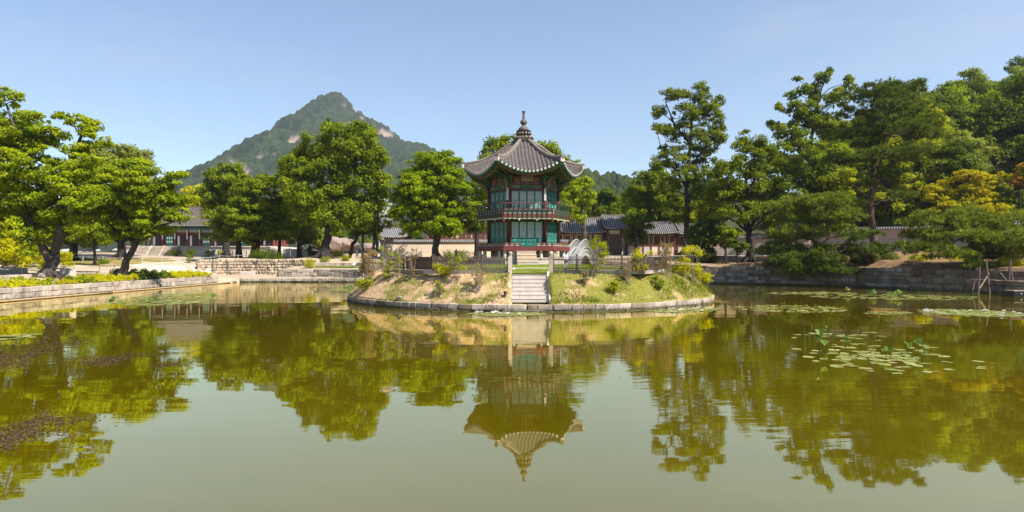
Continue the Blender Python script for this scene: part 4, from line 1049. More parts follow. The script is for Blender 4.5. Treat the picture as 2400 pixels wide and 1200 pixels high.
tree('background_tree', 'pale grey-green tree topping the gap between the two leaning bank trees', 108, [(285, 600, 16), (283, 540, 14), (285, 470, 10), (290, 410, 6)], [(262, 352, 26), (312, 368, 38), (290, 405, 48), (232, 400, 55), (200, 360, 30), (330, 420, 36), (260, 450, 55)], 'lf_grey', 'bark_dark', leaf=.38, sub=1.3, dens=26, seed=23, extra=3)
tree('background_tree', 'dark tree behind the yellow-green shrubs at the left edge', 92, [(170, 596, 16), (172, 560, 13), (170, 520, 9)], [(120, 530, 55), (180, 520, 55), (230, 535, 45), (60, 520, 60), (200, 560, 30), (140, 560, 36)], 'lf_mid', 'bark_dark', leaf=.34, sub=1.2, dens=30, seed=24, extra=3)
tree('background_tree', 'straight dark-trunked tree on the dry lawn behind the leaning tree', 96, [(283, 600, 14), (284, 570, 13), (284, 520, 9)], [(250, 520, 50), (310, 520, 50), (285, 480, 50), (230, 550, 30), (330, 550, 26)], 'lf_mid', 'bark_dark', leaf=.34, sub=1.2, dens=30, seed=25, extra=3)
tree('background_tree', 'thin young tree standing on the lawn left of the stone block', 84, [(222, 608, 6), (221, 580, 5), (224, 545, 4)], [(215, 540, 26), (240, 550, 22), (228, 525, 24)], 'lf_mid', 'bark_dark', leaf=.28, sub=.8, dens=50, seed=26)
for i, (px, py, rx, ry, mm, lab) in enumerate(((18, 622, 52, 82, 'lf_yellow', 'tall yellow-green shrub at the left edge of the picture'), (72, 620, 42, 66, 'lf_bush', 'olive shrub between the left edge and the forked trunk'), (112, 612, 28, 60, 'lf_yellow', 'bright shrub directly behind the forked trunk'), (148, 612, 24, 48, 'lf_yellow', 'yellow-green shrub right of the forked trunk'), (-25, 625, 45, 70, 'lf_bush', 'shrub cut by the left picture edge'))):
    Yb = 66 + (i % 2) * 4; bush('garden_shrub', lab, px, py, rx, ry, mm, 30 + i, pos=Vector((xw(px, Yb), Yb, H(xw(px, Yb), Yb))), leaf=.22, dens=170, stem_mat='bark_dark', group='shrubs behind the left bank')
# ------------------------------------------------------------------ trees: centre left
tree('background_tree', 'bright yellow-green tree above the hall roof', 142, [(455, 600, 12), (455, 540, 10), (455, 490, 7)], [(455, 468, 42), (500, 462, 40), (425, 480, 30), (475, 490, 40), (530, 480, 30)], 'lf_yellow', 'bark_dark', leaf=.5, sub=1.6, dens=16, seed=41, extra=2)
tree('background_tree', 'tall loose grey-green tree rising behind the layered dark tree', 116, [(530, 600, 14), (530, 540, 12), (530, 460, 8), (530, 420, 5)], [(500, 422, 30), (540, 415, 40), (520, 470, 52), (572, 445, 36), (548, 440, 40), (490, 460, 34), (580, 480, 40), (540, 510, 40)], 'lf_mid', 'bark_dark', leaf=.42, sub=1.3, dens=24, seed=42, extra=2)
tree('maple_tree', 'dark layered maple with a forked trunk above the rubble wall', 97, [(597, 602, 20), (600, 575, 18), (604, 550, 14), (606, 510, 9)],
     [(612, 452, 48), (565, 492, 50), (642, 490, 50), (600, 522, 56), (532, 530, 42, 28), (662, 530, 42, 28), (580, 555, 34, 20), (505, 512, 28, 20), (620, 420, 26, 20), (585, 450, 40), (640, 555, 30, 18), (500, 555, 26, 14)], 'lf_mid', 'bark_dark', leaf=.3, sub=1.1, dens=40, flat=.42, seed=43, extra=3, trunks2=[[(600, 575, 12), (585, 550, 9), (560, 510, 6)], [(604, 550, 10), (630, 520, 7), (645, 490, 5)]])
tree('background_tree', 'small tree with a thick dark straight trunk left of the layered maple', 97, [(561, 602, 15), (559, 580, 13), (557, 555, 10)], [(545, 545, 30), (570, 540, 30), (525, 545, 22)], 'lf_mid', 'bark_dark', leaf=.3, sub=1.0, dens=40, flat=.45, seed=44)
tree('background_tree', 'pale drooping tree in front of the white fence panels', 106, [(703, 598, 12), (702, 575, 10), (706, 540, 7)], [(715, 540, 40), (700, 505, 36), (742, 560, 26), (690, 550, 24), (730, 515, 30)], 'lf_grey', 'bark', leaf=.34, sub=1.1, dens=34, seed=45, extra=2)
tree('background_tree', 'yellowish young tree between the dark maple and the big tree', 103, [(655, 600, 8), (655, 570, 7), (660, 540, 5)], [(655, 545, 26), (670, 520, 30), (640, 520, 28), (690, 480, 30), (665, 480, 36)], 'lf_bush', 'bark_dark', leaf=.34, sub=1.1, dens=34, seed=46, extra=2)
tree('big_leaning_tree', 'biggest round-crowned tree left of the pavilion with a dark leaning trunk', 93, [(757, 606, 22), (763, 575, 19), (771, 535, 17), (778, 500, 15), (786, 450, 12), (792, 390, 8)],
     [(790, 318, 42), (846, 318, 42), (742, 345, 44), (880, 368, 34), (702, 400, 46), (690, 450, 40), (760, 400, 60), (830, 392, 60), (870, 430, 42), (732, 468, 54), (800, 468, 60), (858, 480, 42), (692, 498, 32), (782, 515, 40), (898, 420, 22), (716, 362, 34), (815, 345, 40), (770, 290, 14), (850, 300, 20), (725, 510, 30), (835, 510, 34), (668, 420, 22), (895, 460, 22), (675, 380, 18)],
     'lf_mid', 'bark_dark', leaf=.32, sub=1.1, dens=38, flat=.75, seed=47, extra=4, trunks2=[[(778, 500, 10), (800, 450, 8), (830, 390, 5)], [(771, 535, 9), (745, 480, 6), (715, 420, 4)]])
pine('pine_tree', 'leaning pine at the lawn edge left of the brick wall', 99, [(816, 600, 10), (824, 580, 9), (834, 560, 8), (848, 530, 6)], [(850, 520, 34, 10), (825, 532, 28, 8), (868, 540, 26, 8), (842, 500, 26, 9)], 'needle', 51, 8)
pine('pine_tree', 'straight thin pine between the leaning pine and the twin-stemmed pine', 98, [(849, 602, 7), (850, 575, 6), (852, 540, 5)], [(855, 545, 28, 8), (840, 552, 22, 6), (862, 520, 26, 8)], 'needle', 52, 8)
pine('pine_tree', 'twin-stemmed reddish pine against the end of the brick wall', 97, [(874, 603, 7), (876, 575, 6), (878, 545, 6), (885, 510, 4), (892, 480, 3)], [(888, 482, 32, 10), (908, 505, 28, 9), (870, 500, 28, 9), (900, 530, 30, 9), (872, 530, 24, 8), (885, 462, 24, 9), (862, 480, 22, 8)], 'needle_y', 53, 9, trunks2=[[(881, 603, 5), (884, 570, 5), (880, 540, 4)]])
tree('round_tree', 'dense round green tree in front of the long brick wall left of the pavilion', 89.5, [(1022, 600, 17), (1021, 580, 15), (1022, 560, 14), (1018, 530, 12), (1020, 480, 8)],
     [(1012, 375, 38), (1052, 384, 38), (972, 410, 42), (1042, 430, 54), (990, 450, 58), (952, 440, 28), (1078, 436, 26), (1060, 490, 44), (962, 500, 44), (1010, 500, 58), (940, 468, 24), (1092, 490, 24), (962, 532, 34, 20), (1042, 532, 40, 22), (1088, 522, 24, 16), (1000, 400, 40), (930, 500, 20), (935, 450, 18), (1095, 460, 18)],
     'lf_round', 'bark', leaf=.3, sub=1.05, dens=42, flat=.5, seed=54, extra=4, trunks2=[[(1021, 580, 12), (1032, 545, 10), (1042, 500, 7)]])
tree('background_tree', 'tree whose crown shows on both sides of the pavilion roof', 76, [(1228, 600, 22), (1228, 540, 18), (1226, 450, 12)], [(1162, 348, 32), (1192, 336, 26), (1138, 370, 22), (1300, 360, 32), (1338, 392, 28), (1262, 348, 24), (1225, 395, 75), (1312, 388, 30), (1150, 400, 36), (1140, 450, 40), (1310, 440, 40), (1225, 470, 70), (1125, 500, 26)], 'lf_mid', 'bark', leaf=.28, sub=1.0, dens=42, seed=55)
tree('background_tree', 'dark green tree beside the left end of the upper balcony', 90, [(1120, 600, 12), (1118, 560, 10), (1120, 500, 7)], [(1115, 440, 26), (1130, 480, 30), (1108, 500, 28), (1120, 530, 24), (1100, 430, 16)], 'lf_dark', 'bark_dark', leaf=.3, sub=1.0, dens=40, seed=56)
tree('background_tree', 'bright yellow-green tree right of the pavilion balcony', 92, [(1372, 600, 12), (1370, 540, 10), (1365, 490, 7)], [(1355, 440, 34), (1366, 480, 32), (1342, 490, 28), (1384, 458, 20), (1372, 430, 20), (1350, 505, 24), (1335, 455, 26)], 'lf_bright', 'bark', leaf=.28, sub=.9, dens=50, seed=57)
# ------------------------------------------------------------------ trees: centre right
tree('background_tree', 'dark blue-green tree above the gatehouse roofs', 128, [(1420, 600, 10), (1420, 540, 9), (1420, 480, 6)], [(1420, 458, 22), (1414, 488, 36), (1440, 500, 34), (1395, 505, 28), (1415, 520, 36)], 'lf_dark', 'bark_dark', leaf=.45, sub=1.4, dens=20, seed=61, extra=2)
tree('background_tree', 'lighter green tree behind the gatehouse ridge', 126, [(1465, 600, 10), (1465, 540, 8), (1465, 500, 6)], [(1462, 490, 34), (1485, 505, 30), (1450, 515, 30), (1475, 480, 22)], 'lf_mid', 'bark_dark', leaf=.45, sub=1.4, dens=20, seed=62, extra=2)
tree('background_tree', 'dark leafy tree overlapping the left side of the tall airy tree', 108, [(1525, 600, 12), (1522, 550, 10), (1520, 480, 7)], [(1510, 432, 40), (1538, 402, 28), (1490, 470, 36), (1560, 470, 38), (1520, 510, 38), (1545, 440, 40), (1490, 505, 28), (1580, 500, 34)], 'lf_mid', 'bark_dark', leaf=.36, sub=1.2, dens=30, seed=63, extra=3)
tree('background_tree', 'small dark tree hanging in front of the gatehouse corner', 99, [(1495, 602, 8), (1493, 570, 7), (1490, 545, 5)], [(1490, 540, 26), (1480, 520, 22), (1508, 525, 24), (1478, 555, 16), (1500, 555, 18)], 'lf_dark', 'bark_dark', leaf=.28, sub=.9, dens=48, seed=64)
tree('tall_airy_tree', 'tallest airy tree with a straight black trunk right of the gatehouse', 95, [(1609, 604, 18), (1608, 570, 15), (1609, 520, 13), (1610, 460, 12), (1611, 400, 10), (1618, 340, 7), (1622, 280, 5), (1630, 230, 3)],
     [(1562, 224, 22), (1592, 226, 24), (1642, 214, 24), (1672, 240, 24), (1550, 262, 20), (1602, 268, 34), (1652, 268, 38), (1680, 298, 26), (1560, 305, 24), (1612, 318, 42), (1662, 328, 32), (1690, 318, 16), (1582, 368, 36), (1642, 368, 40), (1542, 382, 22), (1602, 415, 38), (1652, 425, 38), (1570, 440, 30), (1640, 462, 40), (1585, 495, 34), (1665, 505, 32), (1630, 240, 20), (1555, 345, 16), (1536, 300, 12), (1690, 395, 18)],
     'lf_deep', 'bark_dark', leaf=.27, sub=.75, dens=52, flat=.7, cover=.92, core=.05, seed=65, twigs=True, trunks2=[[(1609, 560, 11), (1640, 520, 9), (1668, 492, 6), (1692, 470, 4)], [(1610, 440, 8), (1585, 400, 6), (1560, 370, 4)], [(1611, 400, 7), (1650, 350, 5), (1680, 310, 3)], [(1618, 340, 5), (1580, 290, 4), (1560, 240, 2)]])
tree('background_tree', 'bright sunlit tree filling the gap right of the tall airy trunk', 112, [(1660, 602, 12), (1660, 550, 10), (1660, 500, 7)], [(1640, 500, 36), (1680, 490, 36), (1600, 530, 36), (1560, 530, 34), (1690, 440, 36), (1540, 545, 24), (1660, 540, 34)], 'lf_bush', 'bark_dark', leaf=.38, sub=1.2, dens=28, seed=66, extra=3)
tree('low_dark_tree', 'low dark tree reaching down to the right pond wall', 86, [(1662, 612, 10), (1660, 590, 8), (1660, 565, 6)], [(1652, 545, 38), (1640, 588, 34), (1682, 560, 30), (1655, 600, 26, 22), (1625, 560, 24), (1680, 530, 30)], 'lf_dark', 'bark_dark', leaf=.26, sub=.9, dens=50, flat=.5, seed=67)
tree('sapling', 'little sapling with a bare thin stem on the bank right of the island', 80, [(1730, 624, 4), (1728, 600, 4), (1727, 580, 3)], [(1727, 575, 20, 14), (1715, 568, 12), (1738, 580, 14)], 'lf_dark', 'bark_dark', leaf=.26, sub=.5, dens=80, flat=.4, seed=68)
tree('sapling', 'thin young maple with a yellow-lit top beside the sapling', 83, [(1700, 616, 6), (1701, 590, 5), (1700, 560, 4)], [(1712, 552, 24, 14), (1690, 560, 22, 14), (1725, 545, 18, 9), (1700, 540, 20, 12)], 'lf_round', 'bark_dark', leaf=.26, sub=.6, dens=70, flat=.4, seed=69)
tree('spreading_tree', 'spreading tree with a thick black trunk and rising limbs on the right bank', 84, [(1758, 614, 17), (1757, 580, 14), (1755, 545, 13), (1752, 505, 11), (1750, 460, 8), (1748, 410, 5)],
     [(1722, 402, 46), (1760, 384, 50), (1800, 402, 48), (1702, 450, 46), (1762, 450, 52), (1822, 440, 44), (1740, 500, 38), (1802, 500, 38), (1690, 500, 32), (1742, 335, 22), (1746, 308, 10), (1780, 350, 34), (1840, 390, 36), (1820, 350, 30)], 'lf_deep', 'bark_dark', leaf=.29, sub=1.0, dens=40, seed=70, cover=.85, twigs=True, extra=2, trunks2=[[(1755, 545, 10), (1730, 490, 8), (1700, 450, 5)], [(1755, 540, 10), (1785, 490, 8), (1820, 445, 5)], [(1752, 505, 8), (1765, 440, 6), (1775, 380, 4)]])
tree('tall_yellow_tree', 'tall yellowish-green tree with ragged sprays above the right bank', 104, [(1895, 600, 20), (1893, 540, 18), (1892, 460, 14), (1895, 380, 10), (1905, 300, 7), (1920, 230, 4)],
     [(1932, 186, 22), (1880, 212, 20), (1860, 258, 26), (1828, 248, 14), (1902, 268, 40), (1960, 232, 32), (1842, 308, 32), (1882, 340, 46), (1948, 300, 46), (1990, 205, 18), (1818, 292, 18), (1902, 400, 56), (1842, 398, 46), (1945, 165, 10), (1870, 185, 10), (1985, 190, 14), (1855, 225, 14), (1905, 220, 26), (1820, 380, 30), (1960, 380, 50)], 'lf_mid', 'bark_dark', leaf=.36, sub=1.05, dens=34, cover=.85, seed=71, twigs=True, extra=3)
pine('tall_pine', 'tall dark pine with a bare leaning trunk in front of the right brick wall', 80, [(2056, 600, 20), (2046, 560, 17), (2042, 520, 15), (2040, 480, 14), (2044, 430, 12), (2050, 380, 10), (2062, 320, 7), (2075, 260, 4)],
     [(2028, 222, 56, 22), (2110, 210, 56, 22), (2002, 268, 50, 20), (2080, 258, 66, 22), (2142, 258, 60, 22), (2012, 318, 56, 20), (2122, 308, 70, 22), (2172, 320, 46, 16), (2060, 365, 60, 18), (2132, 365, 50, 16), (1992, 378, 40, 14), (2082, 408, 48, 15), (2022, 435, 40, 12), (2070, 230, 60, 20), (2060, 290, 70, 22), (2040, 340, 50, 16), (1985, 320, 30, 12), (2160, 290, 50, 18), (2110, 460, 34, 10), (2010, 480, 30, 10)],
     'needle', 72, 9, extra=2, ln=.4, ps=.84, trunks2=[[(2040, 470, 10), (2058, 420, 9), (2064, 370, 6)]])
tree('golden_maple', 'golden yellow maple glowing on the right slope', 90, [(2255, 590, 12), (2255, 540, 10), (2252, 500, 8), (2250, 470, 5)], [(2240, 428, 50, 26), (2290, 430, 42, 26), (2202, 460, 32, 22), (2322, 468, 28), (2262, 478, 54), (2345, 416, 20, 14), (2330, 500, 38, 22), (2362, 512, 22, 14), (2210, 490, 30), (2270, 410, 36, 16), (2190, 440, 24, 12)], 'lf_gold', 'bark_dark', leaf=.26, sub=.9, dens=48, flat=.35, seed=73, wtop=.3, twigs=True)
tree('small_orange_tree', 'small orange-leaved tree at the right edge below the wooded slope', 95, [(2392, 560, 6), (2390, 500, 5), (2390, 440, 3)], [(2392, 405, 20, 12), (2380, 425, 18, 10), (2405, 430, 22, 12), (2398, 390, 14, 8)], 'lf_orange', 'bark_dark', leaf=.26, sub=.7, dens=55, flat=.4, seed=74)
tree('pale_leaf_tree', 'tree with pale glossy leaves behind the golden maple', 104, [(2240, 560, 14), (2240, 500, 12), (2240, 420, 8)], [(2222, 378, 54), (2282, 368, 48), (2302, 420, 38), (2182, 400, 38), (2250, 340, 40), (2200, 440, 40), (2330, 440, 34), (2260, 430, 50)], 'lf_grey', 'bark_dark', leaf=.34, sub=1.1, dens=32, seed=75, extra=3)
tree('light_green_tree', 'light green tree on the slope at the right picture edge', 112, [(2385, 540, 12), (2385, 470, 10), (2380, 390, 7)], [(2372, 310, 50, 34), (2395, 360, 50), (2340, 340, 32), (2420, 300, 50), (2350, 300, 30), (2410, 400, 40)], 'lf_round', 'bark_dark', leaf=.36, sub=1.1, dens=32, flat=.45, seed=76, extra=2)
tree('light_green_tree', 'low green tree between the golden maple and the right edge', 96, [(2360, 560, 8), (2362, 520, 7), (2365, 480, 5)], [(2350, 470, 28), (2380, 475, 32), (2395, 500, 30), (2365, 500, 28)], 'lf_mid', 'bark_dark', leaf=.3, sub=1.0, dens=38, seed=77)
tree('background_tree', 'yellow-lit tree glimpsed behind the tall pine', 98, [(2140, 590, 12), (2140, 520, 10), (2140, 430, 7)], [(2160, 270, 44), (2190, 300, 36), (2120, 340, 50), (2170, 350, 40), (2100, 400, 50), (2140, 440, 46), (2060, 470, 40), (2110, 500, 40), (2000, 440, 46), (1960, 430, 46)], 'lf_bush', 'bark_dark', leaf=.36, sub=1.2, dens=30, seed=78, extra=3)
tree('background_tree', 'dark tree standing behind the brick wall below the tall pine', 100, [(2000, 590, 12), (2000, 540, 10), (2000, 490, 7)], [(1960, 490, 46), (2010, 500, 50), (2080, 520, 44), (2130, 520, 40), (1920, 470, 46), (2170, 480, 40), (2040, 470, 46)], 'lf_dark', 'bark_dark', leaf=.36, sub=1.2, dens=30, seed=79, extra=3)
# low pines over the right bank
pine('low_pine', 'broad low pine leaning over the bank below the spreading tree', 73, [(1922, 612, 14), (1920, 585, 12), (1905, 560, 10), (1890, 530, 8), (1880, 500, 6)],
     [(1830, 490, 54, 14), (1932, 478, 56, 15), (1862, 518, 62, 14), (1942, 518, 48, 12), (1872, 552, 66, 13), (1962, 545, 38, 11), (1832, 588, 48, 13), (1902, 590, 54, 12), (1890, 470, 40, 12), (1950, 500, 40, 12), (1840, 560, 40, 11)], 'needle_y', 81, 10, extra=5)
pine('low_pine', 'low pine spreading sideways just above the dark pond wall', 69, [(2040, 612, 12), (2030, 600, 11), (2010, 590, 9), (1990, 585, 7)],
     [(2012, 558, 46, 12), (1962, 590, 48, 12), (2042, 592, 48, 12), (1982, 622, 58, 12), (2060, 622, 44, 12), (1902, 632, 58, 13), (1852, 620, 46, 13), (2085, 638, 24, 9), (1930, 610, 44, 12), (1880, 640, 40, 10), (2000, 600, 44, 12), (1960, 640, 44, 10), (2050, 645, 36, 9)], 'needle', 82, 10, extra=4)
pine('low_pine', 'wide pine on timber props at the right edge of the pond', 61, [(2292, 634, 20), (2288, 610, 16), (2270, 590, 13), (2282, 560, 10), (2300, 540, 8)],
     [(2202, 520, 54, 16), (2270, 508, 56, 16), (2342, 528, 56, 16), (2162, 558, 52, 15), (2252, 556, 66, 16), (2332, 566, 66, 16), (2392, 540, 40, 16), (2132, 585, 42, 12), (2222, 598, 56, 13), (2302, 598, 56, 13), (2372, 598, 46, 14), (2282, 625, 46, 10), (2300, 530, 50, 14), (2190, 580, 50, 14), (2380, 570, 50, 14), (2420, 560, 40, 14), (2240, 530, 50, 14)], 'needle_y', 83, 10, extra=5, trunks2=[[(2288, 610, 12), (2325, 590, 9), (2360, 580, 6)], [(2270, 590, 10), (2220, 585, 8), (2170, 580, 5)]])
# ------------------------------------------------------------------ wooded slope and far belt: copies of a few trees
def proto(seed, m, h=14.0, r=4.6, conic=False):
    rg = np.random.default_rng(seed); root = empty('slope_tree', (0, -400, 0)); mb = MB(); B = []
    mb.tube([(0, 0, -1.5), (.1, 0, h * .3), (0, .1, h * .6), (.1, 0, h * .85)], [.3, .24, .15, .06], 7)
    for i in range(13):
        z = h * rg.uniform(.38, .92); k = (1 - ((z / h - .55) / .5) ** 2) if not conic else (1.15 - z / h) * 1.3; w = rg.random() * 6.28
        q = r * .62 * max(.15, k); s = r * .42 * rg.uniform(.8, 1.15); c = np.array((math.cos(w) * q, math.sin(w) * q, z)); B.append((c, (s, s, s * .85))); limb(mb, (0, 0, z * .7), c, .1, .03, rg)
    mb.build('trunk', M['bark_dark'], root, True)
    c, n, T, S, _ = crown(B, rg, 1.3, 52, .7); N = len(c)
    link('crown', leaf_mesh('crown', c, n, .48 * rg.uniform(.65, 1.3, N) * S, .6, M[m], rg, np.clip(.55 * T + .45 * rg.random(N), 0, 1)), root); NLEAF[0] += N
    return root
PR = [proto(91, 'lf_dark'), proto(92, 'lf_mid'), proto(93, 'lf_dark', 15, 4.4, True), proto(94, 'lf_round'), proto(95, 'lf_grey')]
used = set()
def place_copy(i, x, y, s, rz, label, group, zoff=0.0, name=None):
    o = PR[i] if i not in used else copy_tree(PR[i]); used.add(i)
    o.location = (x, y, H(x, y) + zoff); o.scale = (s, s, s * random.Random(int(x * 7 + y)).uniform(.9, 1.15)); o.rotation_euler = (0, 0, rz)
    tag(o, label, 'tree', group); return o
KL = ['dark round-crowned tree crowding the wooded slope at the right', 'mid-green tree crowding the wooded slope at the right', 'dark pointed tree crowding the wooded slope at the right', 'fresh green tree crowding the wooded slope at the right', 'pale tree crowding the wooded slope at the right']
rgp = random.Random(77)
ORD = ['first', 'second', 'third', 'fourth', 'fifth', 'sixth', 'seventh', 'eighth', 'ninth', 'tenth', 'eleventh', 'twelfth', 'thirteenth', 'fourteenth', 'fifteenth', 'sixteenth', 'seventeenth', 'eighteenth']
KN = ['dark round', 'mid-green', 'dark pointed', 'fresh green', 'pale']
def order_labels(objs, fmt):
    cnt = {}
    for o, i in sorted(objs, key=lambda q: q[0].location.x / q[0].location.y):
        k = cnt[i] = cnt.get(i, -1) + 1; o['label'] = fmt % (ORD[k], KN[i])
for (x0, x1, y0, n, rown) in ((52, 128, 112, 11, 'lowest row'), (60, 138, 124, 13, 'second row'), (66, 150, 137, 14, 'middle row'), (80, 160, 150, 12, 'upper row'), (100, 150, 164, 6, 'crest row')):
    acc = []
    for j in range(n):
        x = x0 + (x1 - x0) * (j + rgp.uniform(.1, .9)) / n; y = y0 + rgp.uniform(-4, 4); i = rgp.choice((0, 0, 1, 2, 2, 1, 3))
        acc.append((place_copy(i, x, y, rgp.uniform(.95, 1.2), rgp.uniform(0, 6.28), KL[i], 'trees of the wooded slope'), i))
    order_labels(acc, '%s %s tree from the left in the ' + rown + ' of the wooded slope')
acc = []
for (x, y, i) in ((72, 76, 0), (76, 70, 1), (74, 88, 1), (78, 62, 0), (66, 95, 2), (80, 98, 0), (90, 84, 1), (88, 104, 0), (48, 100, 0), (44, 108, 1)):
    acc.append((place_copy(i, x, y, rgp.uniform(.75, .95), rgp.uniform(0, 6.28), KL[i], 'trees at the foot of the slope'), i))
order_labels(acc, '%s %s tree from the left at the foot of the wooded slope'); acc = []
FL = ['far dark tree of the belt behind the palace buildings', 'far mid-green tree of the belt behind the palace buildings', 'far pointed tree of the belt behind the palace buildings', 'far fresh green tree of the belt behind the palace buildings', 'far pale tree of the belt behind the palace buildings']
for j in range(34):
    x = -150 + 200 * j / 33 + rgp.uniform(-2, 2); y = rgp.uniform(148, 185); i = rgp.choice((0, 1, 2, 1, 4, 3))
    if -34 < x < 0: y += 20
    s = rgp.uniform(.62, .85) * (1.15 if x < -75 else 1.0)
    acc.append((place_copy(i, x, y, s, rgp.uniform(0, 6.28), FL[i], 'far tree belt'), i))
order_labels(acc, '%s %s tree from the left in the far belt behind the palace buildings'); acc = []
for (x, y, i) in ((-62, 62, 1), (-70, 78, 3), (-78, 92, 1), (-92, 70, 0), (-95, 112, 1), (-60, 40, 3), (-70, 24, 1)):
    acc.append((place_copy(i, x, y, rgp.uniform(.8, 1.0), rgp.uniform(0, 6.28), '', 'trees beyond the left bank'), i))
order_labels(acc, '%s %s tree from the left beyond the left bank shrubs')

# ------------------------------------------------------------------ shrubs on the island
GI = 'shrubs on the island bank'
for a in ((855, 684, 22, 34, 'lf_bush', False, 'dark olive bush at the left waterline tip of the island'), (905, 655, 11, 26, 'lf_bush', False, 'small yellow-green bush behind the waterline bush'),
          (862, 664, 42, 76, 'lf_dry', True, 'sparse leafless whitish shrub at the left end of the island'), (905, 640, 26, 66, 'lf_bush', True, 'loose greenish shrub left of the wooden boards'),
          (936, 642, 14, 56, 'lf_bush', True, 'thin upright shrub near the left fence boards'), (966, 656, 18, 56, 'lf_dry', True, 'thin reddish-leaved shrub in front of the fence boards'),
          (1037, 642, 22, 34, 'lf_yellow', False, 'rounded bright yellow-green bush at the top of the bank'), (1072, 658, 26, 64, 'lf_bush', True, 'airy tall shrub in front of the fence left of the stairs'),
          (1120, 690, 20, 76, 'lf_dry', True, 'dry thin twiggy shrub left of the stairs'), (1030, 696, 18, 38, 'lf_bush', True, 'small fading shrub low on the bare bank'),
          (1392, 650, 40, 92, 'lf_bush', True, 'tall airy shrub in front of the fence right of the sign'), (1372, 672, 10, 36, 'lf_dry', True, 'small dry twigs below the airy shrub'),
          (1470, 668, 16, 60, 'lf_dry', True, 'dark bare-stemmed shrub on the right bank'), (1500, 652, 36, 86, 'lf_yellow', True, 'loose bright yellow shrub at the right fence corner'),
          (1496, 640, 26, 60, 'lf_yellow', False, 'dense yellow foliage clump behind the loose yellow shrub'),
          (1438, 692, 16, 34, 'lf_bush', False, 'small green and yellow bush in the middle of the right bank'), (1544, 684, 18, 40, 'lf_mid', False, 'dark rounded bush low on the right bank'),
          (1560, 650, 36, 76, 'lf_dry', True, 'dry brownish shrub between the yellow shrubs'), (1618, 660, 38, 84, 'lf_yellow', True, 'tall orange-yellow shrub near the right end of the island'),
          (1600, 650, 26, 60, 'lf_gold', False, 'golden shrub in front of the low dark tree'), (1652, 672, 20, 36, 'lf_yellow', False, 'yellow bush at the right waterline tip of the island')):
    bush('island_shrub', a[6], a[0], a[1], a[2], a[3], a[4], int(a[0]), airy=a[5], leaf=.12 if not a[5] else .11, dens=380 if not a[5] else 480, cover=1.0 if not a[5] else .8, group=GI, stems=8 if not a[5] else 12)
bush('dark_holly', 'dark evergreen bush behind the yellow island shrubs', 1545, 636, 38, 76, 'lf_dark', 99, leaf=.14, dens=200, pos=Vector((xw(1545, 58), 58, H(xw(1545, 58), 58))))
# far bank shrubs
for i, (px, Y, rx, ry, mm, lab) in enumerate(((725, 87.2, 17, 27, 'lf_yellow', 'round bright bush at the end of the rubble wall'), (792, 101, 26, 24, 'lf_yellow', 'bright hedge bush beside the big leaning trunk'), (762, 90, 14, 9, 'lf_bush', 'low plants under the big leaning tree'), (808, 90.5, 18, 8, 'lf_bush', 'low leafy plants on the terrace right of the big tree'),
        (448, 118, 16, 20, 'lf_mid', 'round clipped bush below the hall steps'), (490, 118, 13, 16, 'lf_dark', 'dark clipped bush right of the hall steps'), (520, 116, 16, 18, 'lf_yellow', 'yellow-green bush in front of the red railing'), (410, 120, 18, 13, 'lf_mid', 'low bush at the foot of the hall steps'), (443, 96, 9, 22, 'lf_mid', 'tiny tree on the bright sand terrace'), (625, 93.5, 55, 9, 'lf_dark', 'dark ground-cover plants on top of the rubble wall'), (245, 88, 16, 10, 'lf_mid', 'low shrub on the lawn behind the stone blocks'), (1072, 90, 45, 10, 'lf_dark', 'low dark hedge at the foot of the brick wall'), (600, 112, 22, 16, 'lf_yellow', 'light bush behind the layered maple trunk'))):
    x = xw(px, Y); bush('bank_shrub', lab, px, 0, rx, ry, mm, 120 + i, pos=Vector((x, Y, H(x, Y))), leaf=.17, dens=130, depth=.6 if rx > 40 else 1.0, stem_mat='bark_dark', group='shrubs on the far bank')
for i, (px, Y, rx, ry, lab) in enumerate(((2150, 66, 30, 12, 'yellow-flowered low plants on the upper right wall'), (2262, 68, 40, 12, 'low yellow-green plants behind the right pine trunk'), (2370, 58, 38, 14, 'yellow-green plants on the wall at the right edge'), (2080, 70, 30, 9, 'dark low plants on the right terrace'))):
    x = xw(px, Y); bush('bank_plants', lab, px, 0, rx, ry, 'lf_yellow' if i != 3 else 'lf_dark', 150 + i, pos=Vector((x, Y, H(x, Y))), leaf=.16, dens=140, depth=.6, stem_mat='bark_dark', group='plants on the right bank')

# flower bed along the left bank wall: ground cover in seven colours
def bed(y0, y1, mkey, h, lab, seed):
    rg = np.random.default_rng(seed); n = int((y1 - y0) * 2.3 * 260); x = rg.uniform(-39.6, -35.9, n); y = rg.uniform(y0, y1, n)
    env = np.clip(np.minimum((x + 39.8) / .5, (-35.7 - x) / .35), 0, 1); z0 = np.array([1.0 + .12 * (q < -38) for q in x]) - .05
    lump = .6 + .4 * np.sin(x * 3 + y * 1.7) * np.sin(y * 2.3 - x)
    z = z0 + h * 1.65 * env * lump * rg.random(n) ** .4
    nn = rg.normal(size=(n, 3)) * .5 + np.array((.25, -.1, .8)); nn /= np.linalg.norm(nn, axis=1)[:, None]
    c = np.stack((x, y, z), 1)
    o = link('ground_cover', leaf_mesh('ground_cover', c, nn, .22 * rg.uniform(.6, 1.3, n), .5, M[mkey], rg, rg.random(n), np.zeros(n))); tag(o, lab, kind='stuff'); NLEAF[0] += n
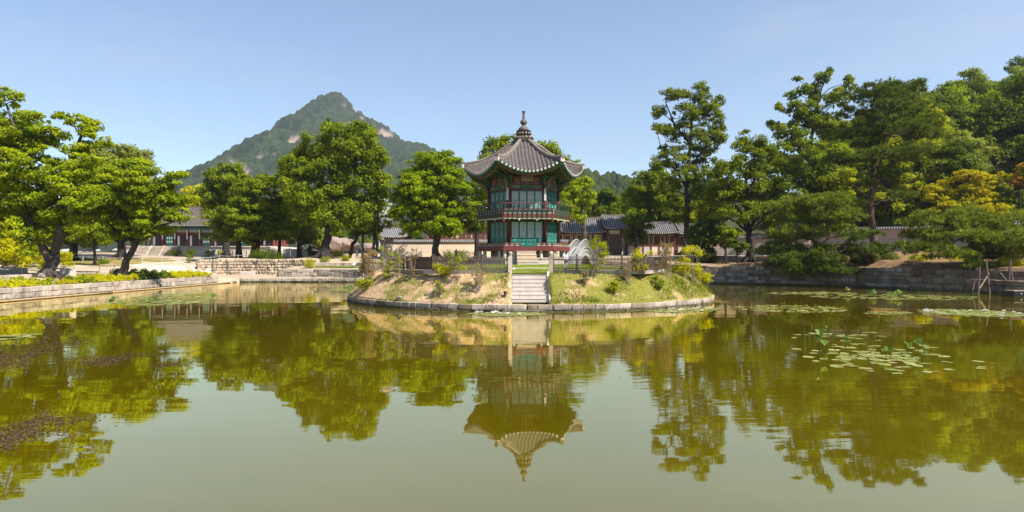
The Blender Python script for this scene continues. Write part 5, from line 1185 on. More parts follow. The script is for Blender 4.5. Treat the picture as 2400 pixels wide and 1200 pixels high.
for i, (p0, p1, mk, h, lab) in enumerate(((-200, 48, 'lf_yellow', .34, 'yellow-green ground cover at the left end of the bank bed'), (48, 94, 'lf_bush', .4, 'green grassy clump of the bank bed'), (94, 146, 'lf_gold', .28, 'orange-yellow stonecrop of the bank bed below the forked tree'), (146, 186, 'lf_mid', .42, 'dark green clump of the bank bed'), (186, 286, 'lf_yellow', .42, 'broad yellow-green plants of the bank bed'), (286, 376, 'lf_dark', .62, 'tall dark green grass of the bank bed under the slender leaning tree'), (376, 468, 'lf_yellow', .4, 'yellow-green plants at the far end of the bank bed'))):
    bed(37.6 / ((1200 - p0) / 1500), 37.6 / ((1200 - p1) / 1500) if p1 < 460 else 77, mk, h, lab, 160 + i)

# grass on the island bank
def grass():
    rg = np.random.default_rng(9); n = 100000; r_ = np.sqrt(rg.uniform(9.5 ** 2, 13.62 ** 2, n)); w = rg.uniform(-np.pi, 0.15, n) + rg.choice((0, 0), n)
    x = IC[0] + r_ * np.cos(w); y = IC[1] + r_ * np.sin(w)
    gr = np.sin(x * 1.1 + 2) * np.sin(y * 1.7 + x * .6) + .6 * np.sin(x * 2.9 - y * 2.1) + (x - 1.5) * .08 + 1.6 * ((np.abs(x - 1.05) < 4) & (y < 36.95))
    keep = (rg.random(n) < np.clip(.45 + gr * .4, .3, 1)) & ~((x > X0 - .2) & (x < X1 + .2) & (y < 39.2)) & ~((r_ < 11.85) & (rg.random(n) < .55))
    x, y, gr = x[keep], y[keep], gr[keep]; n = len(x); z = island_z(x, y) - .02
    dry = np.clip(.75 - gr * .55 + rg.normal(0, .25, n), 0, 1)
    hh = rg.uniform(.06, .2, n) * (1 - .45 * dry); d = rg.normal(size=(n, 3)) * .5; d[:, 2] = 1; a = rg.uniform(0, 6.28, n); s = np.stack((np.cos(a), np.sin(a), 0 * a), 1) * .022
    c = np.stack((x, y, z), 1); V = np.stack((c - s, c + s, c + d * hh[:, None]), 1).reshape(-1, 3)
    me = bpy.data.meshes.new('grass'); me.vertices.add(3 * n); me.vertices.foreach_set('co', V.astype(np.float32).ravel()); me.loops.add(3 * n); me.loops.foreach_set('vertex_index', np.arange(3 * n, dtype=np.int32))
    me.polygons.add(n); me.polygons.foreach_set('loop_start', np.arange(0, 3 * n, 3, dtype=np.int32)); me.polygons.foreach_set('loop_total', np.full(n, 3, np.int32))
    for nm, v in (('v', rg.random(n)), ('w', dry)):
        q = me.attributes.new(nm, 'FLOAT', 'FACE'); q.data.foreach_set('value', v.astype(np.float32))
    me.materials.append(M['blade']); me.update(calc_edges=True)
    tag(link('grass', me), 'tufts of green and straw-dry grass on the island bank', kind='stuff')
grass()

print('LEAVES', NLEAF[0])

# ------------------------------------------------------------------ mountain and far wooded hill
def vnoise(x, y, seed):
    rg = np.random.default_rng(seed); T = rg.random((256, 256)); xi, yi = np.floor(x).astype(int), np.floor(y).astype(int); fx, fy = x - xi, y - yi
    fx, fy = fx * fx * (3 - 2 * fx), fy * fy * (3 - 2 * fy); g = lambda a, b: T[a % 256, b % 256]
    return (g(xi, yi) * (1 - fx) + g(xi + 1, yi) * fx) * (1 - fy) + (g(xi, yi + 1) * (1 - fx) + g(xi + 1, yi + 1) * fx) * fy
def fbm(x, y, seed, o=4): return sum(vnoise(x * 2 ** k, y * 2 ** k, seed + k) / 2 ** k for k in range(o)) / 1.9 - .5
def worley(x, y, seed):
    rg = np.random.default_rng(seed); J = rg.random((256, 256, 3)); xi, yi = np.floor(x).astype(int), np.floor(y).astype(int); best = np.full(x.shape, 9.0); hh = np.zeros(x.shape)
    for a in (-1, 0, 1):
        for b in (-1, 0, 1):
            j = J[(xi + a) % 256, (yi + b) % 256]; d = np.hypot(xi + a + j[..., 0] - x, yi + b + j[..., 1] - y); m = d < best; best = np.where(m, d, best); hh = np.where(m, j[..., 2], hh)
    return best, hh

def forest_mat(name, c1, c2, rock=None):
    m = bpy.data.materials.new(name); t, out = nodes(m); b = t.nodes.new('ShaderNodeBsdfPrincipled'); t.links.new(b.outputs[0], out.inputs[0]); b.inputs['Roughness'].default_value = .9; b.inputs['Specular IOR Level'].default_value = .1
    a = t.nodes.new('ShaderNodeAttribute'); a.attribute_name = 'v'; col = mixcol(t, c1, c2, a.outputs['Fac'])
    if rock:
        r_ = t.nodes.new('ShaderNodeAttribute'); r_.attribute_name = 'rock'
        rc = mixcol(t, rock, tuple(x * .6 for x in rock), ramp(t, noise(t, .06, 6, .7, kind='world', stretch=(1, 1, 3)), .4, .62)); col = mixcol(t, col, rc, r_.outputs['Fac'])
    t.links.new(col, b.inputs['Base Color']); return m

def mountain(name, label, ridge, Y0, Y1, nx, ny, rocks, m, amp, cell, bumpz, px0, px1, seed, back=.35):
    pxs = np.linspace(px0, px1, nx); rp = np.array(ridge, float)
    YR = Y1 - (Y1 - Y0) * back; X = np.zeros((ny, nx)); Yv = np.zeros((ny, nx)); Z = np.zeros((ny, nx))
    xr = (pxs - CX) / F * YR; zr = CAMZ - (np.interp(pxs, rp[:, 0], rp[:, 1]) - HY) / F * YR
    for i in range(ny):
        y = Y0 + (Y1 - Y0) * i / (ny - 1); f = np.clip((y - Y0) / (YR - Y0), 0, 1); g = np.clip((Y1 - y) / (Y1 - YR), 0, 1)
        n = fbm(xr / amp[1], np.full(nx, y / amp[1]), seed)
        p = f ** 1.15 if y <= YR else 1 - (1 - g) ** 1.3
        p2 = p * (1 + amp[0] * n * np.clip((1 - f) * 5, 0, 1)) if y <= YR else p
        X[i] = xr; Yv[i] = y; Z[i] = 12 + (zr - 12) * p2
    d, h = worley(X / cell, Yv / cell, seed + 9); fb = fbm(X / 30, Yv / 30, seed + 3)
    rk = np.zeros_like(Z)
    pxv = CX + X / Yv * F; pyv = HY - (Z - CAMZ) / Yv * F
    for (rx, ry, sx, sy, sl) in rocks:
        u, v = pxv - rx, pyv - ry - (pxv - rx) * sl; q = 1 - np.hypot(u / sx, v / sy) + 1.1 * fb; rk = np.maximum(rk, np.clip(q * 4, 0, 1))
    Z = Z + bumpz * (1 - np.clip(d, 0, .9) ** 1.6) * (.6 + .8 * h) * (1 - rk) - bumpz * .5
    vs = np.stack((X, Yv, Z), -1).reshape(-1, 3); idx = np.arange(nx * ny).reshape(ny, nx)
    fs = np.stack((idx[:-1, :-1], idx[:-1, 1:], idx[1:, 1:], idx[1:, :-1]), -1).reshape(-1, 4)
    me = bpy.data.meshes.new(name); me.from_pydata(vs.tolist(), [], fs.tolist()); me.materials.append(m)
    a = me.attributes.new('v', 'FLOAT', 'POINT'); a.data.foreach_set('value', np.clip(.5 * h + .5 * (fb + .5) - .25 * d, 0, 1).astype(np.float32).ravel())
    a = me.attributes.new('rock', 'FLOAT', 'POINT'); a.data.foreach_set('value', rk.astype(np.float32).ravel())
    me.update(); tag(link(name, me), label, kind='structure')
mountain('mountain', 'forested granite mountain with bare rock faces behind the palace', [(-200, 590), (250, 540), (380, 470), (440, 440), (480, 424), (512, 396), (560, 370), (600, 341), (640, 306), (690, 270), (720, 246), (745, 229), (775, 219), (800, 220), (816, 236), (832, 256), (860, 276), (900, 296), (925, 312), (940, 331), (960, 336), (1000, 342), (1040, 365), (1090, 392), (1200, 410), (1340, 412), (1400, 420), (1500, 440), (1700, 480), (2000, 560)],
         750, 2100, 460, 300, [(566, 394, 26, 10, .55), (612, 366, 8, 6, -.3), (683, 330, 16, 9, -.4), (640, 360, 7, 4, 0), (903, 312, 20, 10, .25), (832, 258, 7, 8, .9), (815, 300, 10, 14, -.8), (848, 276, 6, 5, .4), (805, 246, 6, 3, 0)], forest_mat('mountain_forest', (.004, .011, .009), (.04, .06, .025), (.27, .21, .18)), (.5, 170), 10.0, 10.0, 150, 1900, 5)
mountain('wooded_hill', 'low wooded hill behind the gatehouse right of the pavilion', [(1150, 560), (1250, 430), (1340, 408), (1375, 404), (1410, 414), (1440, 408), (1470, 416), (1500, 426), (1560, 432), (1700, 430), (1900, 470), (2100, 560)],
         240, 470, 330, 190, [], forest_mat('hill_forest', (.008, .018, .008), (.045, .065, .02)), (.3, 45), 4.2, 4.2, 1150, 2100, 8)

# ------------------------------------------------------------------ palace walls and buildings
def brick_mat(name, c1, c2, mort, sc_=(4.2, 9.0)):
    m = bpy.data.materials.new(name); t, out = nodes(m); b = t.nodes.new('ShaderNodeBsdfPrincipled'); t.links.new(b.outputs[0], out.inputs[0]); b.inputs['Roughness'].default_value = .9
    tc = t.nodes.new('ShaderNodeTexCoord'); sp = t.nodes.new('ShaderNodeSeparateXYZ'); t.links.new(tc.outputs['Object'], sp.inputs[0]); cb = t.nodes.new('ShaderNodeCombineXYZ')
    t.links.new(sp.outputs[0], cb.inputs[0]); t.links.new(sp.outputs[2], cb.inputs[1])
    br = t.nodes.new('ShaderNodeTexBrick'); br.inputs['Scale'].default_value = 1.0; br.inputs['Brick Width'].default_value = 1 / sc_[0]; br.inputs['Row Height'].default_value = 1 / sc_[1]; br.inputs['Mortar Size'].default_value = .018
    br.inputs['Color1'].default_value = (*c1, 1); br.inputs['Color2'].default_value = (*c2, 1); br.inputs['Mortar'].default_value = (*mort, 1); t.links.new(cb.outputs[0], br.inputs['Vector'])
    t.links.new(br.outputs['Color'], b.inputs['Base Color']); t.links.new(bump(t, br.outputs['Fac'], -.6, .02), b.inputs['Normal']); return m
M['brick_cream'] = brick_mat('cream_brick', (.84, .68, .49), (.72, .57, .41), (.45, .36, .27))
M['brick_pink'] = brick_mat('pinkish_brick', (.42, .27, .2), (.33, .21, .16), (.52, .42, .35))
M['block_grey'] = brick_mat('grey_block', (.3, .27, .25), (.22, .2, .19), (.6, .55, .5), (2.2, 3.4))
ct = MB()
for i in range(5):
    pass
ct.tube([(0, -.42, 0), (0, 0, .22)], [.075, .07], 7); ct.mi = 1
ct.add([(.085 * math.cos(R(w)), -.432, .085 * math.sin(R(w))) for w in range(0, 360, 45)], [tuple(range(8))]); cap_mesh = ct.mesh('cap_tile', [M['tile_blue'], M['lime']])
def cap_wall(name, label, p0, p1, z0, h, m, plinth=None, band=None):
    a, b = Vector((*p0, 0)), Vector((*p1, 0)); L_ = (b - a).length; w = math.atan2(b.y - a.y, b.x - a.x)
    root = empty(name, (a.x, a.y, z0), w, label, 'wall')
    x = MB(); x.box((L_ / 2, 0, h / 2 - .3), (L_, .5, h + .6)); x.build('wall_body', m, root)
    if plinth: x = MB(); x.box((L_ / 2, 0, plinth / 2 - .3), (L_ + .02, .58, plinth + .6)); x.build('plinth', M['block_grey'], root)
    if band: x = MB(); x.box((L_ / 2, 0, h - band / 2), (L_ + .02, .53, band)); x.build('upper_band', M['plaster'] if m is M['brick_cream'] else M['brick_pink'], root)
    x = MB(); x.add([(-.15, -.45, h), (-.15, 0, h + .25), (-.15, .45, h), (L_ + .15, -.45, h), (L_ + .15, 0, h + .25), (L_ + .15, .45, h)], [(0, 2, 1), (3, 4, 5), (0, 1, 4, 3), (1, 2, 5, 4), (0, 3, 5, 2)]); x.build('cap_roof', M['tile_under'], root)
    x = MB(); x.box((L_ / 2, 0, h + .29), (L_ + .3, .2, .16)); x.build('cap_ridge', M['tile_blue'], root)
    n = int(L_ / .3)
    for i in range(n + 1): link('cap_tile', cap_mesh, root, (L_ * i / n, 0, h + .06))
    return root
cap_wall('brick_wall', 'long cream brick wall with a tiled cap behind the round tree', (xw(892, 98), 98), (xw(1330, 98), 98), 3.3, 2.3, M['brick_cream'], None, .3)
cap_wall('brick_wall', 'pinkish brick wall with tiled cap behind the spreading tree on the right', (xw(1660, 96), 96), (xw(1900, 92), 92), 3.5, 2.6, M['brick_pink'], 1.1)
cap_wall('brick_wall', 'patterned brick wall with tiled cap behind the tall pine', (xw(1902, 91), 91), (xw(2160, 84), 84), 4.0, 3.0, M['brick_pink'], 1.6)
cap_wall('brick_wall', 'stretch of brick wall glimpsed behind the propped pine', (xw(2160, 83), 83), (xw(2420, 74), 74), 4.1, 2.9, M['brick_pink'], 1.5)

def tiled_roof(root, x0, x1, y0, y1, z_e, z_r, hip=0.0, sp=.33, mt='tile_blue', upturn=.25):
    ym = (y0 + y1) / 2; L_ = x1 - x0; ru = MB(); n = 16
    def zc(u, f): s = abs(2 * (u - x0) / L_ - 1); return z_e + (z_r - z_e) * (f ** 1.25 * .75 + f * .25) + upturn * s ** 4 * (1 - f)
    for y_, sgn in ((y0, 1), (y1, -1)):
        rows = []
        for j in range(7):
            f = j / 6; rows.append([(x0 + hip * f + (L_ - 2 * hip * f) * i / n, y_ + (ym - y_) * f, zc(x0 + L_ * i / n, f)) for i in range(n + 1)])
        ru.grid(rows if sgn > 0 else [r_[::-1] for r_ in rows])
    rows = [[(x0 + L_ * i / n, y0 + .02, zc(x0 + L_ * i / n, 0) - .18) for i in range(n + 1)], [(x0 + L_ * i / n, y0, zc(x0 + L_ * i / n, 0)) for i in range(n + 1)]]
    ru.grid(rows)
    ru.add([(x0, y0, z_e - .15), (x1, y0, z_e - .15), (x1, y1, z_e - .15), (x0, y1, z_e - .15)], [(0, 3, 2, 1)])
    ru.add([(x0, y0, z_e + upturn), (x0 + hip, ym, z_r), (x0, y1, z_e + upturn)], [(0, 1, 2)]); ru.add([(x1, y0, z_e + upturn), (x1 - hip, ym, z_r), (x1, y1, z_e + upturn)], [(0, 2, 1)])
    rf_ = ru.build('roof', M['tile_under'], root)
    k = int(L_ / sp)
    for i in range(k + 1):
        u = x0 + .08 + (L_ - .16) * i / k; fmax = 1.0 if hip == 0 else min(1.0, min(u - x0, x1 - u) / hip)
        if fmax < .08: continue
        tb = MB(); pts = []
        for j in range(5):
            f = fmax * j / 4; pts.append((u, y0 - .06 * (j == 0) + (ym - y0) * f, zc(u, f) + .03))
        tb.tube(pts, .085, 6); tb.mi = 1; tb.add([(u + .1 * math.cos(R(w)), y0 - .075, pts[0][2] + .1 * math.sin(R(w))) for w in range(0, 360, 45)], [tuple(range(8))]); tb.build('tile_row', [M[mt], M['lime']], rf_)
    rb = MB(); pts = [(x0 + hip + (L_ - 2 * hip) * i / 8, ym, z_r + .12 + .14 * abs(2 * i / 8 - 1) ** 2.5) for i in range(9)]
    for i in range(8):
        a, b = Vector(pts[i]), Vector(pts[i + 1]); rb.box((a + b) / 2, ((b - a).length + .02, .28, .42), M=Matrix.Rotation(-math.atan2(b.z - a.z, b.x - a.x), 4, 'Y'))
    rb.build('roof_ridge', M['ridge'], rf_)
    for xx, hx in ((x0, hip), (x1, -hip)):
        gb_ = MB(); gb_.tube([(xx, y0 - .05, z_e + upturn + .1), (xx + hx * .5, (y0 + ym) / 2, zc(xx, .5) + .15), (xx + hx, ym, z_r + .15)], .14, 6); gb_.build('gable_ridge', M['ridge'], rf_)
    return rf_

def gatehouse(name, label, px0, px1, Y, ridge_y, eave_y, base_y, bays, gate=None, d=4.0, over=.5, lower=.42):
    x0, x1 = xw(px0, Y), xw(px1, Y); z0 = zw(base_y, Y); ze = zw(eave_y, Y); zr = zw(ridge_y, Y + d / 2)
    root = empty(name, ((x0 + x1) / 2, Y, z0), 0, label, 'building'); O = Vector(root.location); L_ = x1 - x0; h = ze - z0
    def bx(nm, c, dm, m): q = MB(); q.box(c, dm); return q.build(nm, m, root)
    bx('wall', (0, d / 2, h / 2 - .3), (L_, d - .2, h + .6), M['plaster'])
    hl = h * lower; bw = L_ / bays
    for i in range(bays):
        cx_ = -L_ / 2 + bw * (i + .5)
        if gate is not None and i == gate:
            bx('door', (cx_, -.02, h * .42), (bw * .8, .14, h * .84), M['wood_dark']); continue
        bx('stone_dado', (cx_, .06, hl / 2 - .2), (bw - .14, .18, hl + .4), M['brick_cream'] if i % 2 else M['lime'])
        q = bx('window', (cx_ + (.12 if i % 2 else -.1) * bw, .06, h * .68), (bw * .4, .12, h * .36), M['hall_red'])
        for s in (-1, 1): p = MB(); p.box((s * bw * .09, -.065, 0), (bw * .12, .02, h * .28)); p.build('pane', M['wood_dark'], q, loc=(cx_ + (.12 if i % 2 else -.1) * bw, .06, h * .68))
    for i in range(bays + 1): bx('column', (-L_ / 2 + bw * i, .0, h / 2), (.2, .24, h), M['hall_red'])
    bx('sill_beam', (0, .0, hl + .06), (L_, .2, .12), M['hall_red']); bx('eave_beam', (0, .0, h - .1), (L_, .26, .22), M['hall_red'])
    tiled_roof(root, -L_ / 2 - over, L_ / 2 + over, -.9, d + .7, h - .02, zr - z0)
    return root
gatehouse('gatehouse_wing', 'low tiled wing with cream walls left of the raised gate', 1322, 1412, 104, 514, 546, 598, 4)
gh = gatehouse('gate', 'raised tiled gate with a name board over a dark doorway', 1424, 1456, 103, 508, 536, 597, 1, 0, 4.4, .7)
b = MB(); b.box((0, -1.0, 0), (1.5, .08, .55)); nb = b.build('name_board', M['sign'], gh, loc=(-.1, 0, 3.55))
fc = MB(); rg0 = random.Random(4)
for i in range(3):
    for q in range(5): fc.box((-.45 + .45 * i + rg0.uniform(-.1, .1), -1.045, rg0.uniform(-.14, .14)), (rg0.uniform(.05, .2), .006, .03), M=Matrix.Rotation(rg0.choice((0, R(90), R(45), R(-45))), 4, 'Y'))
fc.build('brush_strokes', M['ink'], nb)
gatehouse('gatehouse_wing', 'long tiled wing right of the gate partly hidden by the small dark tree', 1470, 1582, 104, 524, 547, 598, 6)
gatehouse('gatehouse_wing', 'last lower tiled wing beside the tall black trunk', 1588, 1690, 105, 528, 549, 598, 5)
# long red hall behind the brick wall
gatehouse('red_hall', 'red timber hall with pale windows above the brick wall', 1000, 1180, 112, 478, 522, 598, 8, None, 9.0, 1.2, .5)
gatehouse('grey_outbuilding', 'small grey-roofed outbuilding glimpsed left of the round tree', 902, 950, 114, 535, 556, 598, 3, None, 5.0, .6)

# main hall at the left
def hall():
    Y = 130.0; x0, x1 = xw(352, Y), xw(640, Y); zt = zw(578, Y); z0 = zw(599, Y); ze = zw(531, Y); zr = zw(489, Y + 6)
    root = empty('palace_hall', ((x0 + x1) / 2, Y, z0), 0, 'large dark-red palace hall on a stone terrace behind the left trees', 'building'); L_ = x1 - x0; t = zt - z0; h = ze - z0
    def bx(nm, c, dm, m, par=root): q = MB(); q.box(c, dm); return q.build(nm, m, par)
    bx('terrace', (0, 3.0, t / 2 - .4), (L_ + 3, 17, t + .8), M['lime']); bx('terrace_edge', (0, -5.55, t - .08), (L_ + 3.1, .4, .18), M['stone_pale'])
    bx('wall', (0, 5, (t + h) / 2), (L_ - .4, 9, h - t), M['hall_red'])
    n = 10; bw = L_ / n
    for i in range(n + 1):
        q = MB(); q.lathe([(.2, 0), (.18, h - t)], 10); q.build('column', M['hall_red'], root, loc=(-L_ / 2 + bw * i, .2, t))
        bx('verse_board', (-L_ / 2 + bw * i, -.02, t + (h - t) * .62), (.2, .05, (h - t) * .5), M['white'])
    for i in range(n):
        c = -L_ / 2 + bw * (i + .5)
        if i % 3 == 1:
            q = bx('door', (c, .42, t + 1.15), (bw * .62, .12, 2.3), M['teal'])
            for a in (-1, 0, 1):
                for z in (1.0, 1.75): bx('pane', (c + a * bw * .18, .34, t + z), (bw * .12, .03, .4), M['paper'], q).location = (0, 0, 0)
        else:
            bx('doorway', (c + .15, .42, t + 1.15), (bw * .4, .1, 2.3), M['ink']); bx('shutter', (c - bw * .26, .4, t + 1.2), (bw * .16, .08, 2.0), M['white'])
        bx('lintel_panel', (c, .3, t + (h - t) * .78), (bw - .45, .1, .55), M['panel']); bx('painted_beam', (c, .2, h - .35), (bw - .36, .3, .5), M['teal'] if i % 2 else M['green'])
    tiled_roof(root, -L_ / 2 - 1.6, L_ / 2 + 1.6, -2.0, 12, h + .1, zr - z0, 3.0, .42, 'tile', .6)
    for k, sx in enumerate((-10.2, -7.7, -5.2)):
        for i in range(6): bx('step', (sx, -5.9 - .32 * (5 - i), .12 + t * i / 6 - .1), (2.0, .34, .3), M['stone_lit'])
    for sx in (-11.35, -8.95, -6.45, -3.95):
        q = MB(); q.add([(sx - .14, -7.8, -.1), (sx - .14, -5.7, t + .1), (sx - .14, -5.7, -.1), (sx + .14, -7.8, -.1), (sx + .14, -5.7, t + .1), (sx + .14, -5.7, -.1)], [(0, 1, 2), (3, 5, 4), (0, 3, 4, 1), (1, 4, 5, 2), (0, 2, 5, 3)]); q.build('stair_cheek', M['stone_lit'], root)
hall()
b0 = empty('red_railing', (xw(512, 117), 117, H(xw(512, 117), 117)), R(-6), 'red painted timber railing right of the hall steps', 'railing')
for z in (.35, .75, 1.15): q = MB(); q.box((2.6, 0, z), (5.4, .07, .08)); q.build('rail', M['red_lit'], b0)
for i in range(7): q = MB(); q.box((i * .9, 0, .6), (.1, .1, 1.25)); q.build('rail_post', M['red_lit'], b0)

# low white bamboo fence, screens, booth, boulders
lf = empty('low_fence', (xw(472, 100), 100, H(xw(472, 100), 100)), R(4), 'low whitish log fence along the path above the rubble wall', 'fence')
for i in range(26):
    q = MB(); q.tube([(i * .55, 0, -.1), (i * .55, 0, .5)], .04, 6); q.build('fence_post', M['bamboo'], lf)
q = MB(); q.tube([(0, 0, .4), (13.8, 0, .4)], .035, 6); q.build('rail', M['bamboo'], lf)
for i, (px, wd_) in enumerate(((672, 9), (690, 9), (745, 4), (722, 16))):
    x = xw(px, 111); s = empty('white_screen', (x, 111, H(x, 111)), R(-6 + 5 * i), ['white fabric screen panel left of the drooping tree', 'second white screen panel beside the drooping tree trunk', 'narrow white screen next to the dark booth', 'wide white screen panel right of the drooping tree'][i], 'screen', 'white screens')
    q = MB(); q.box((0, 0, .95), (wd_ / F * 111 * 2 * .9, .06, 1.9)); q.build('panel', M['white'], s)
    for sx in (-1, 1): q = MB(); q.box((sx * wd_ / F * 111 * .92, 0, 1.0), (.07, .09, 2.05)); q.build('post', M['metal'], s)
x = xw(742, 106); bo = empty('wooden_booth', (x, 106, H(x, 106)), 0, 'small dark wooden booth half hidden by the big leaning trunk', 'booth')
q = MB(); q.box((0, 0, .9), (2.4, 1.6, 1.8)); q.build('cabin', M['wood_dark'], bo); q = MB(); q.box((0, -.82, 1.3), (1.7, .06, .6)); q.build('window', M['ink'], bo)
q = MB(); q.box((.3, -.86, 1.0), (.5, .04, .35)); q.build('notice', M['metal'], bo); q = MB(); q.add([(-1.6, -1.2, 1.8), (1.6, -1.2, 1.8), (1.6, 1.2, 1.8), (-1.6, 1.2, 1.8), (-1.2, 0, 2.6), (1.2, 0, 2.6)], [(0, 1, 5, 4), (1, 2, 5), (2, 3, 4, 5), (3, 0, 4), (0, 3, 2, 1)]); q.build('roof', M['tile'], bo)

def rock(name, label, loc, d, mkey, seed, rz=0.0, group=None):
    rg = np.random.default_rng(seed); bm = bmesh.new(); bmesh.ops.create_icosphere(bm, subdivisions=3, radius=1.0)
    nrm = [Vector(v) for v in sphere_dirs(9, rg)]
    for v in bm.verts:
        for q in nrm:
            k = v.co.dot(q)
            if k > .72: v.co -= q * (k - .72) * .85
        v.co *= 1 + rg.normal(0, .012)
        v.co = Vector((v.co.x * d[0], v.co.y * d[1], v.co.z * d[2]))
    me = bpy.data.meshes.new(name); bm.to_mesh(me); bm.free(); me.materials.append(M[mkey]); o = link(name, me, None, loc, (0, 0, rz)); tag(o, label, 'rock', group); return o
for i, (px, py, Y, d, lab) in enumerate(((800, 572, 128, (2.0, 2.0, 1.6), 'big pinkish granite boulder behind the bright hedge'), (824, 574, 132, (1.6, 2, 1.3), 'second pinkish boulder beside the leaning pine'), (864, 578, 130, (1.5, 2, .9), 'flat boulder between the pine trunks'), (780, 572, 126, (1.8, 1.6, 1.9), 'smaller dark boulder next to the booth'))):
    p = at(px, py, Y); rock('boulder', lab, p, d, 'boulder', 200 + i)
p = hit(120, 646); rock('root_rock', 'pale rock wedged under the roots of the forked tree', Vector((xw(96, 52.2), 52.2, 1.6)), (.34, .26, .26), 'boulder', 210)
rock('ledge_stone', 'rounded stone lying on the sandy ledge below the grey block wall', Vector((xw(735, 84.6), 84.6, .85)), (.45, .35, .22), 'stone_warm', 211)
rock('ledge_stone', 'pale loose rock at the bend of the left bank', Vector((xw(492, 82.8), 82.8, .75)), (.9, .7, .45), 'stone_lit', 212)
rock('ledge_stone', 'flat bright rock on the sand terrace', Vector((xw(470, 84), 84, 1.2)), (1.0, .7, .35), 'stone_lit', 213)
# stone blocks and slabs on the left bank
def block(px, py, Y, d, key, label, rz=0.0):
    x = xw(px, Y); z = H(x, Y); e = empty('stone_block', (x, Y, z), rz, label, 'stone block', 'dressed stones behind the left bank')
    link('block', SV[key][int(px) % 6], e, (0, 0, d[2] / 2 - .08), (0, 0, 0), d); return e
block(160, 640, 56, (.95, .8, .85), 'stone_pale', 'bright cube-shaped stone block on the left bank'); block(190, 640, 58, (1.5, .6, .5), 'stone_dark', 'long shaded slab right of the bright stone block')  # sunlit and shaded blocks get paler and darker stone colours
block(222, 640, 60, (.9, .6, .6), 'stone_dark', 'shaded stone block near the slender leaning trunk'); block(245, 640, 60.5, (.7, .6, .75), 'stone', 'squarish stone just left of the slender leaning trunk')
block(132, 640, 57, (.9, .5, .4), 'stone_dark', 'low slab between the forked trunk and the bright stone block'); block(30, 640, 58, (2.4, .6, .6), 'stone', 'long low slab below the yellow-green shrubs'); block(580, 640, 88.6, (2.0, .6, .6), 'stone_pale', 'pale stone bench at the foot of the rubble wall')
rp_ = empty('rope_fence', (-41.2, 46, H(-41.2, 46)), 0, 'thin metal posts with a sagging white rope on the left bank', 'fence'); O = Vector(rp_.location); prev = None
for i in range(11):
    y = 46 + i * 2.6; x = -41.2 - .15 * (i % 3); z = H(x, y); q = MB(); q.tube([(0, 0, -.1), (0, 0, .75)], .025, 6); q.build('rope_post', M['metal'], rp_, loc=Vector((x, y, z)) - O)
    cur = Vector((x, y, z + .7)) - O
    if prev is not None: q = MB(); q.tube([prev, prev.lerp(cur, .5) - Vector((0, 0, .12)), cur], .015, 5); q.build('rope', M['white'], rp_)
    prev = cur
rp_ = empty('rope_fence', (-58, 88, H(-58, 88)), 0, 'second rope fence crossing the dry lawn', 'fence'); O = Vector(rp_.location); prev = None
for i in range(12):
    x = -66 + i * 2.6; y = 90 + i * .35; z = H(x, y); q = MB(); q.tube([(0, 0, -.1), (0, 0, .8)], .03, 6); q.build('rope_post', M['white'], rp_, loc=Vector((x, y, z)) - O)
    cur = Vector((x, y, z + .75)) - O
    if prev is not None: q = MB(); q.tube([prev, prev.lerp(cur, .5) - Vector((0, 0, .1)), cur], .018, 5); q.build('rope', M['white'], rp_)
    prev = cur
# bamboo booms at the left waterline
for (ya, yb, lab) in ((30, 56.3, 'nearer floating bamboo boom along the left pond wall'), (56.5, 80, 'farther floating bamboo boom along the left pond wall')):
    q = MB(); q.tube([(-35.25, ya + (yb - ya) * i / 8, .07) for i in range(9)], .075, 8); tag(q.build('bamboo_boom', M['bamboo'], smooth=True), lab, 'pole')
# two plank benches below the wall
for px, lab in ((945, 'left plank bench in front of the brick wall'), (989, 'right plank bench in front of the brick wall')):
    x = xw(px, 91.5); e = empty('plank_bench', (x, 91.5, H(x, 91.5)), 0, lab, 'bench', 'benches by the brick wall')
    q = MB(); q.box((0, 0, .45), (1.6, .45, .08)); q.build('seat', M['wood_dark'], e)
    for sx in (-1, 1): q = MB(); q.box((sx * .66, 0, .2), (.24, .4, .44)); q.build('leg', M['stone'], e)
# far town buildings
for px, py, Y, w_, h_, m, lab in ((900, 500, 330, 9, 26, 'white', 'white apartment building glimpsed between the trees'), (1108, 500, 300, 12, 25, 'plaster', 'tan building behind the left side of the pavilion')):
    p = at(px, py, Y); e = empty('town_building', (p.x, Y, 8), 0, lab, 'building'); hh = zw(py - h_ * 1.4, Y) - 8
    q = MB(); q.box((0, 5, hh / 2), (w_ / F * Y * 2.6, 10, hh)); q.build('wall', M[m], e); q = MB(); q.box((0, 5, hh + .3), (w_ / F * Y * 2.8, 10.6, .6)); q.build('roof', M['tile'], e)
    for i in range(4):
        for j in range(6): q = MB(); q.box(((i - 1.5) * 2.1 * w_ / 9, -.05, hh - 2.2 - j * 3.1), (1.1, .1, 1.5)); q.build('window', M['metal'], e)

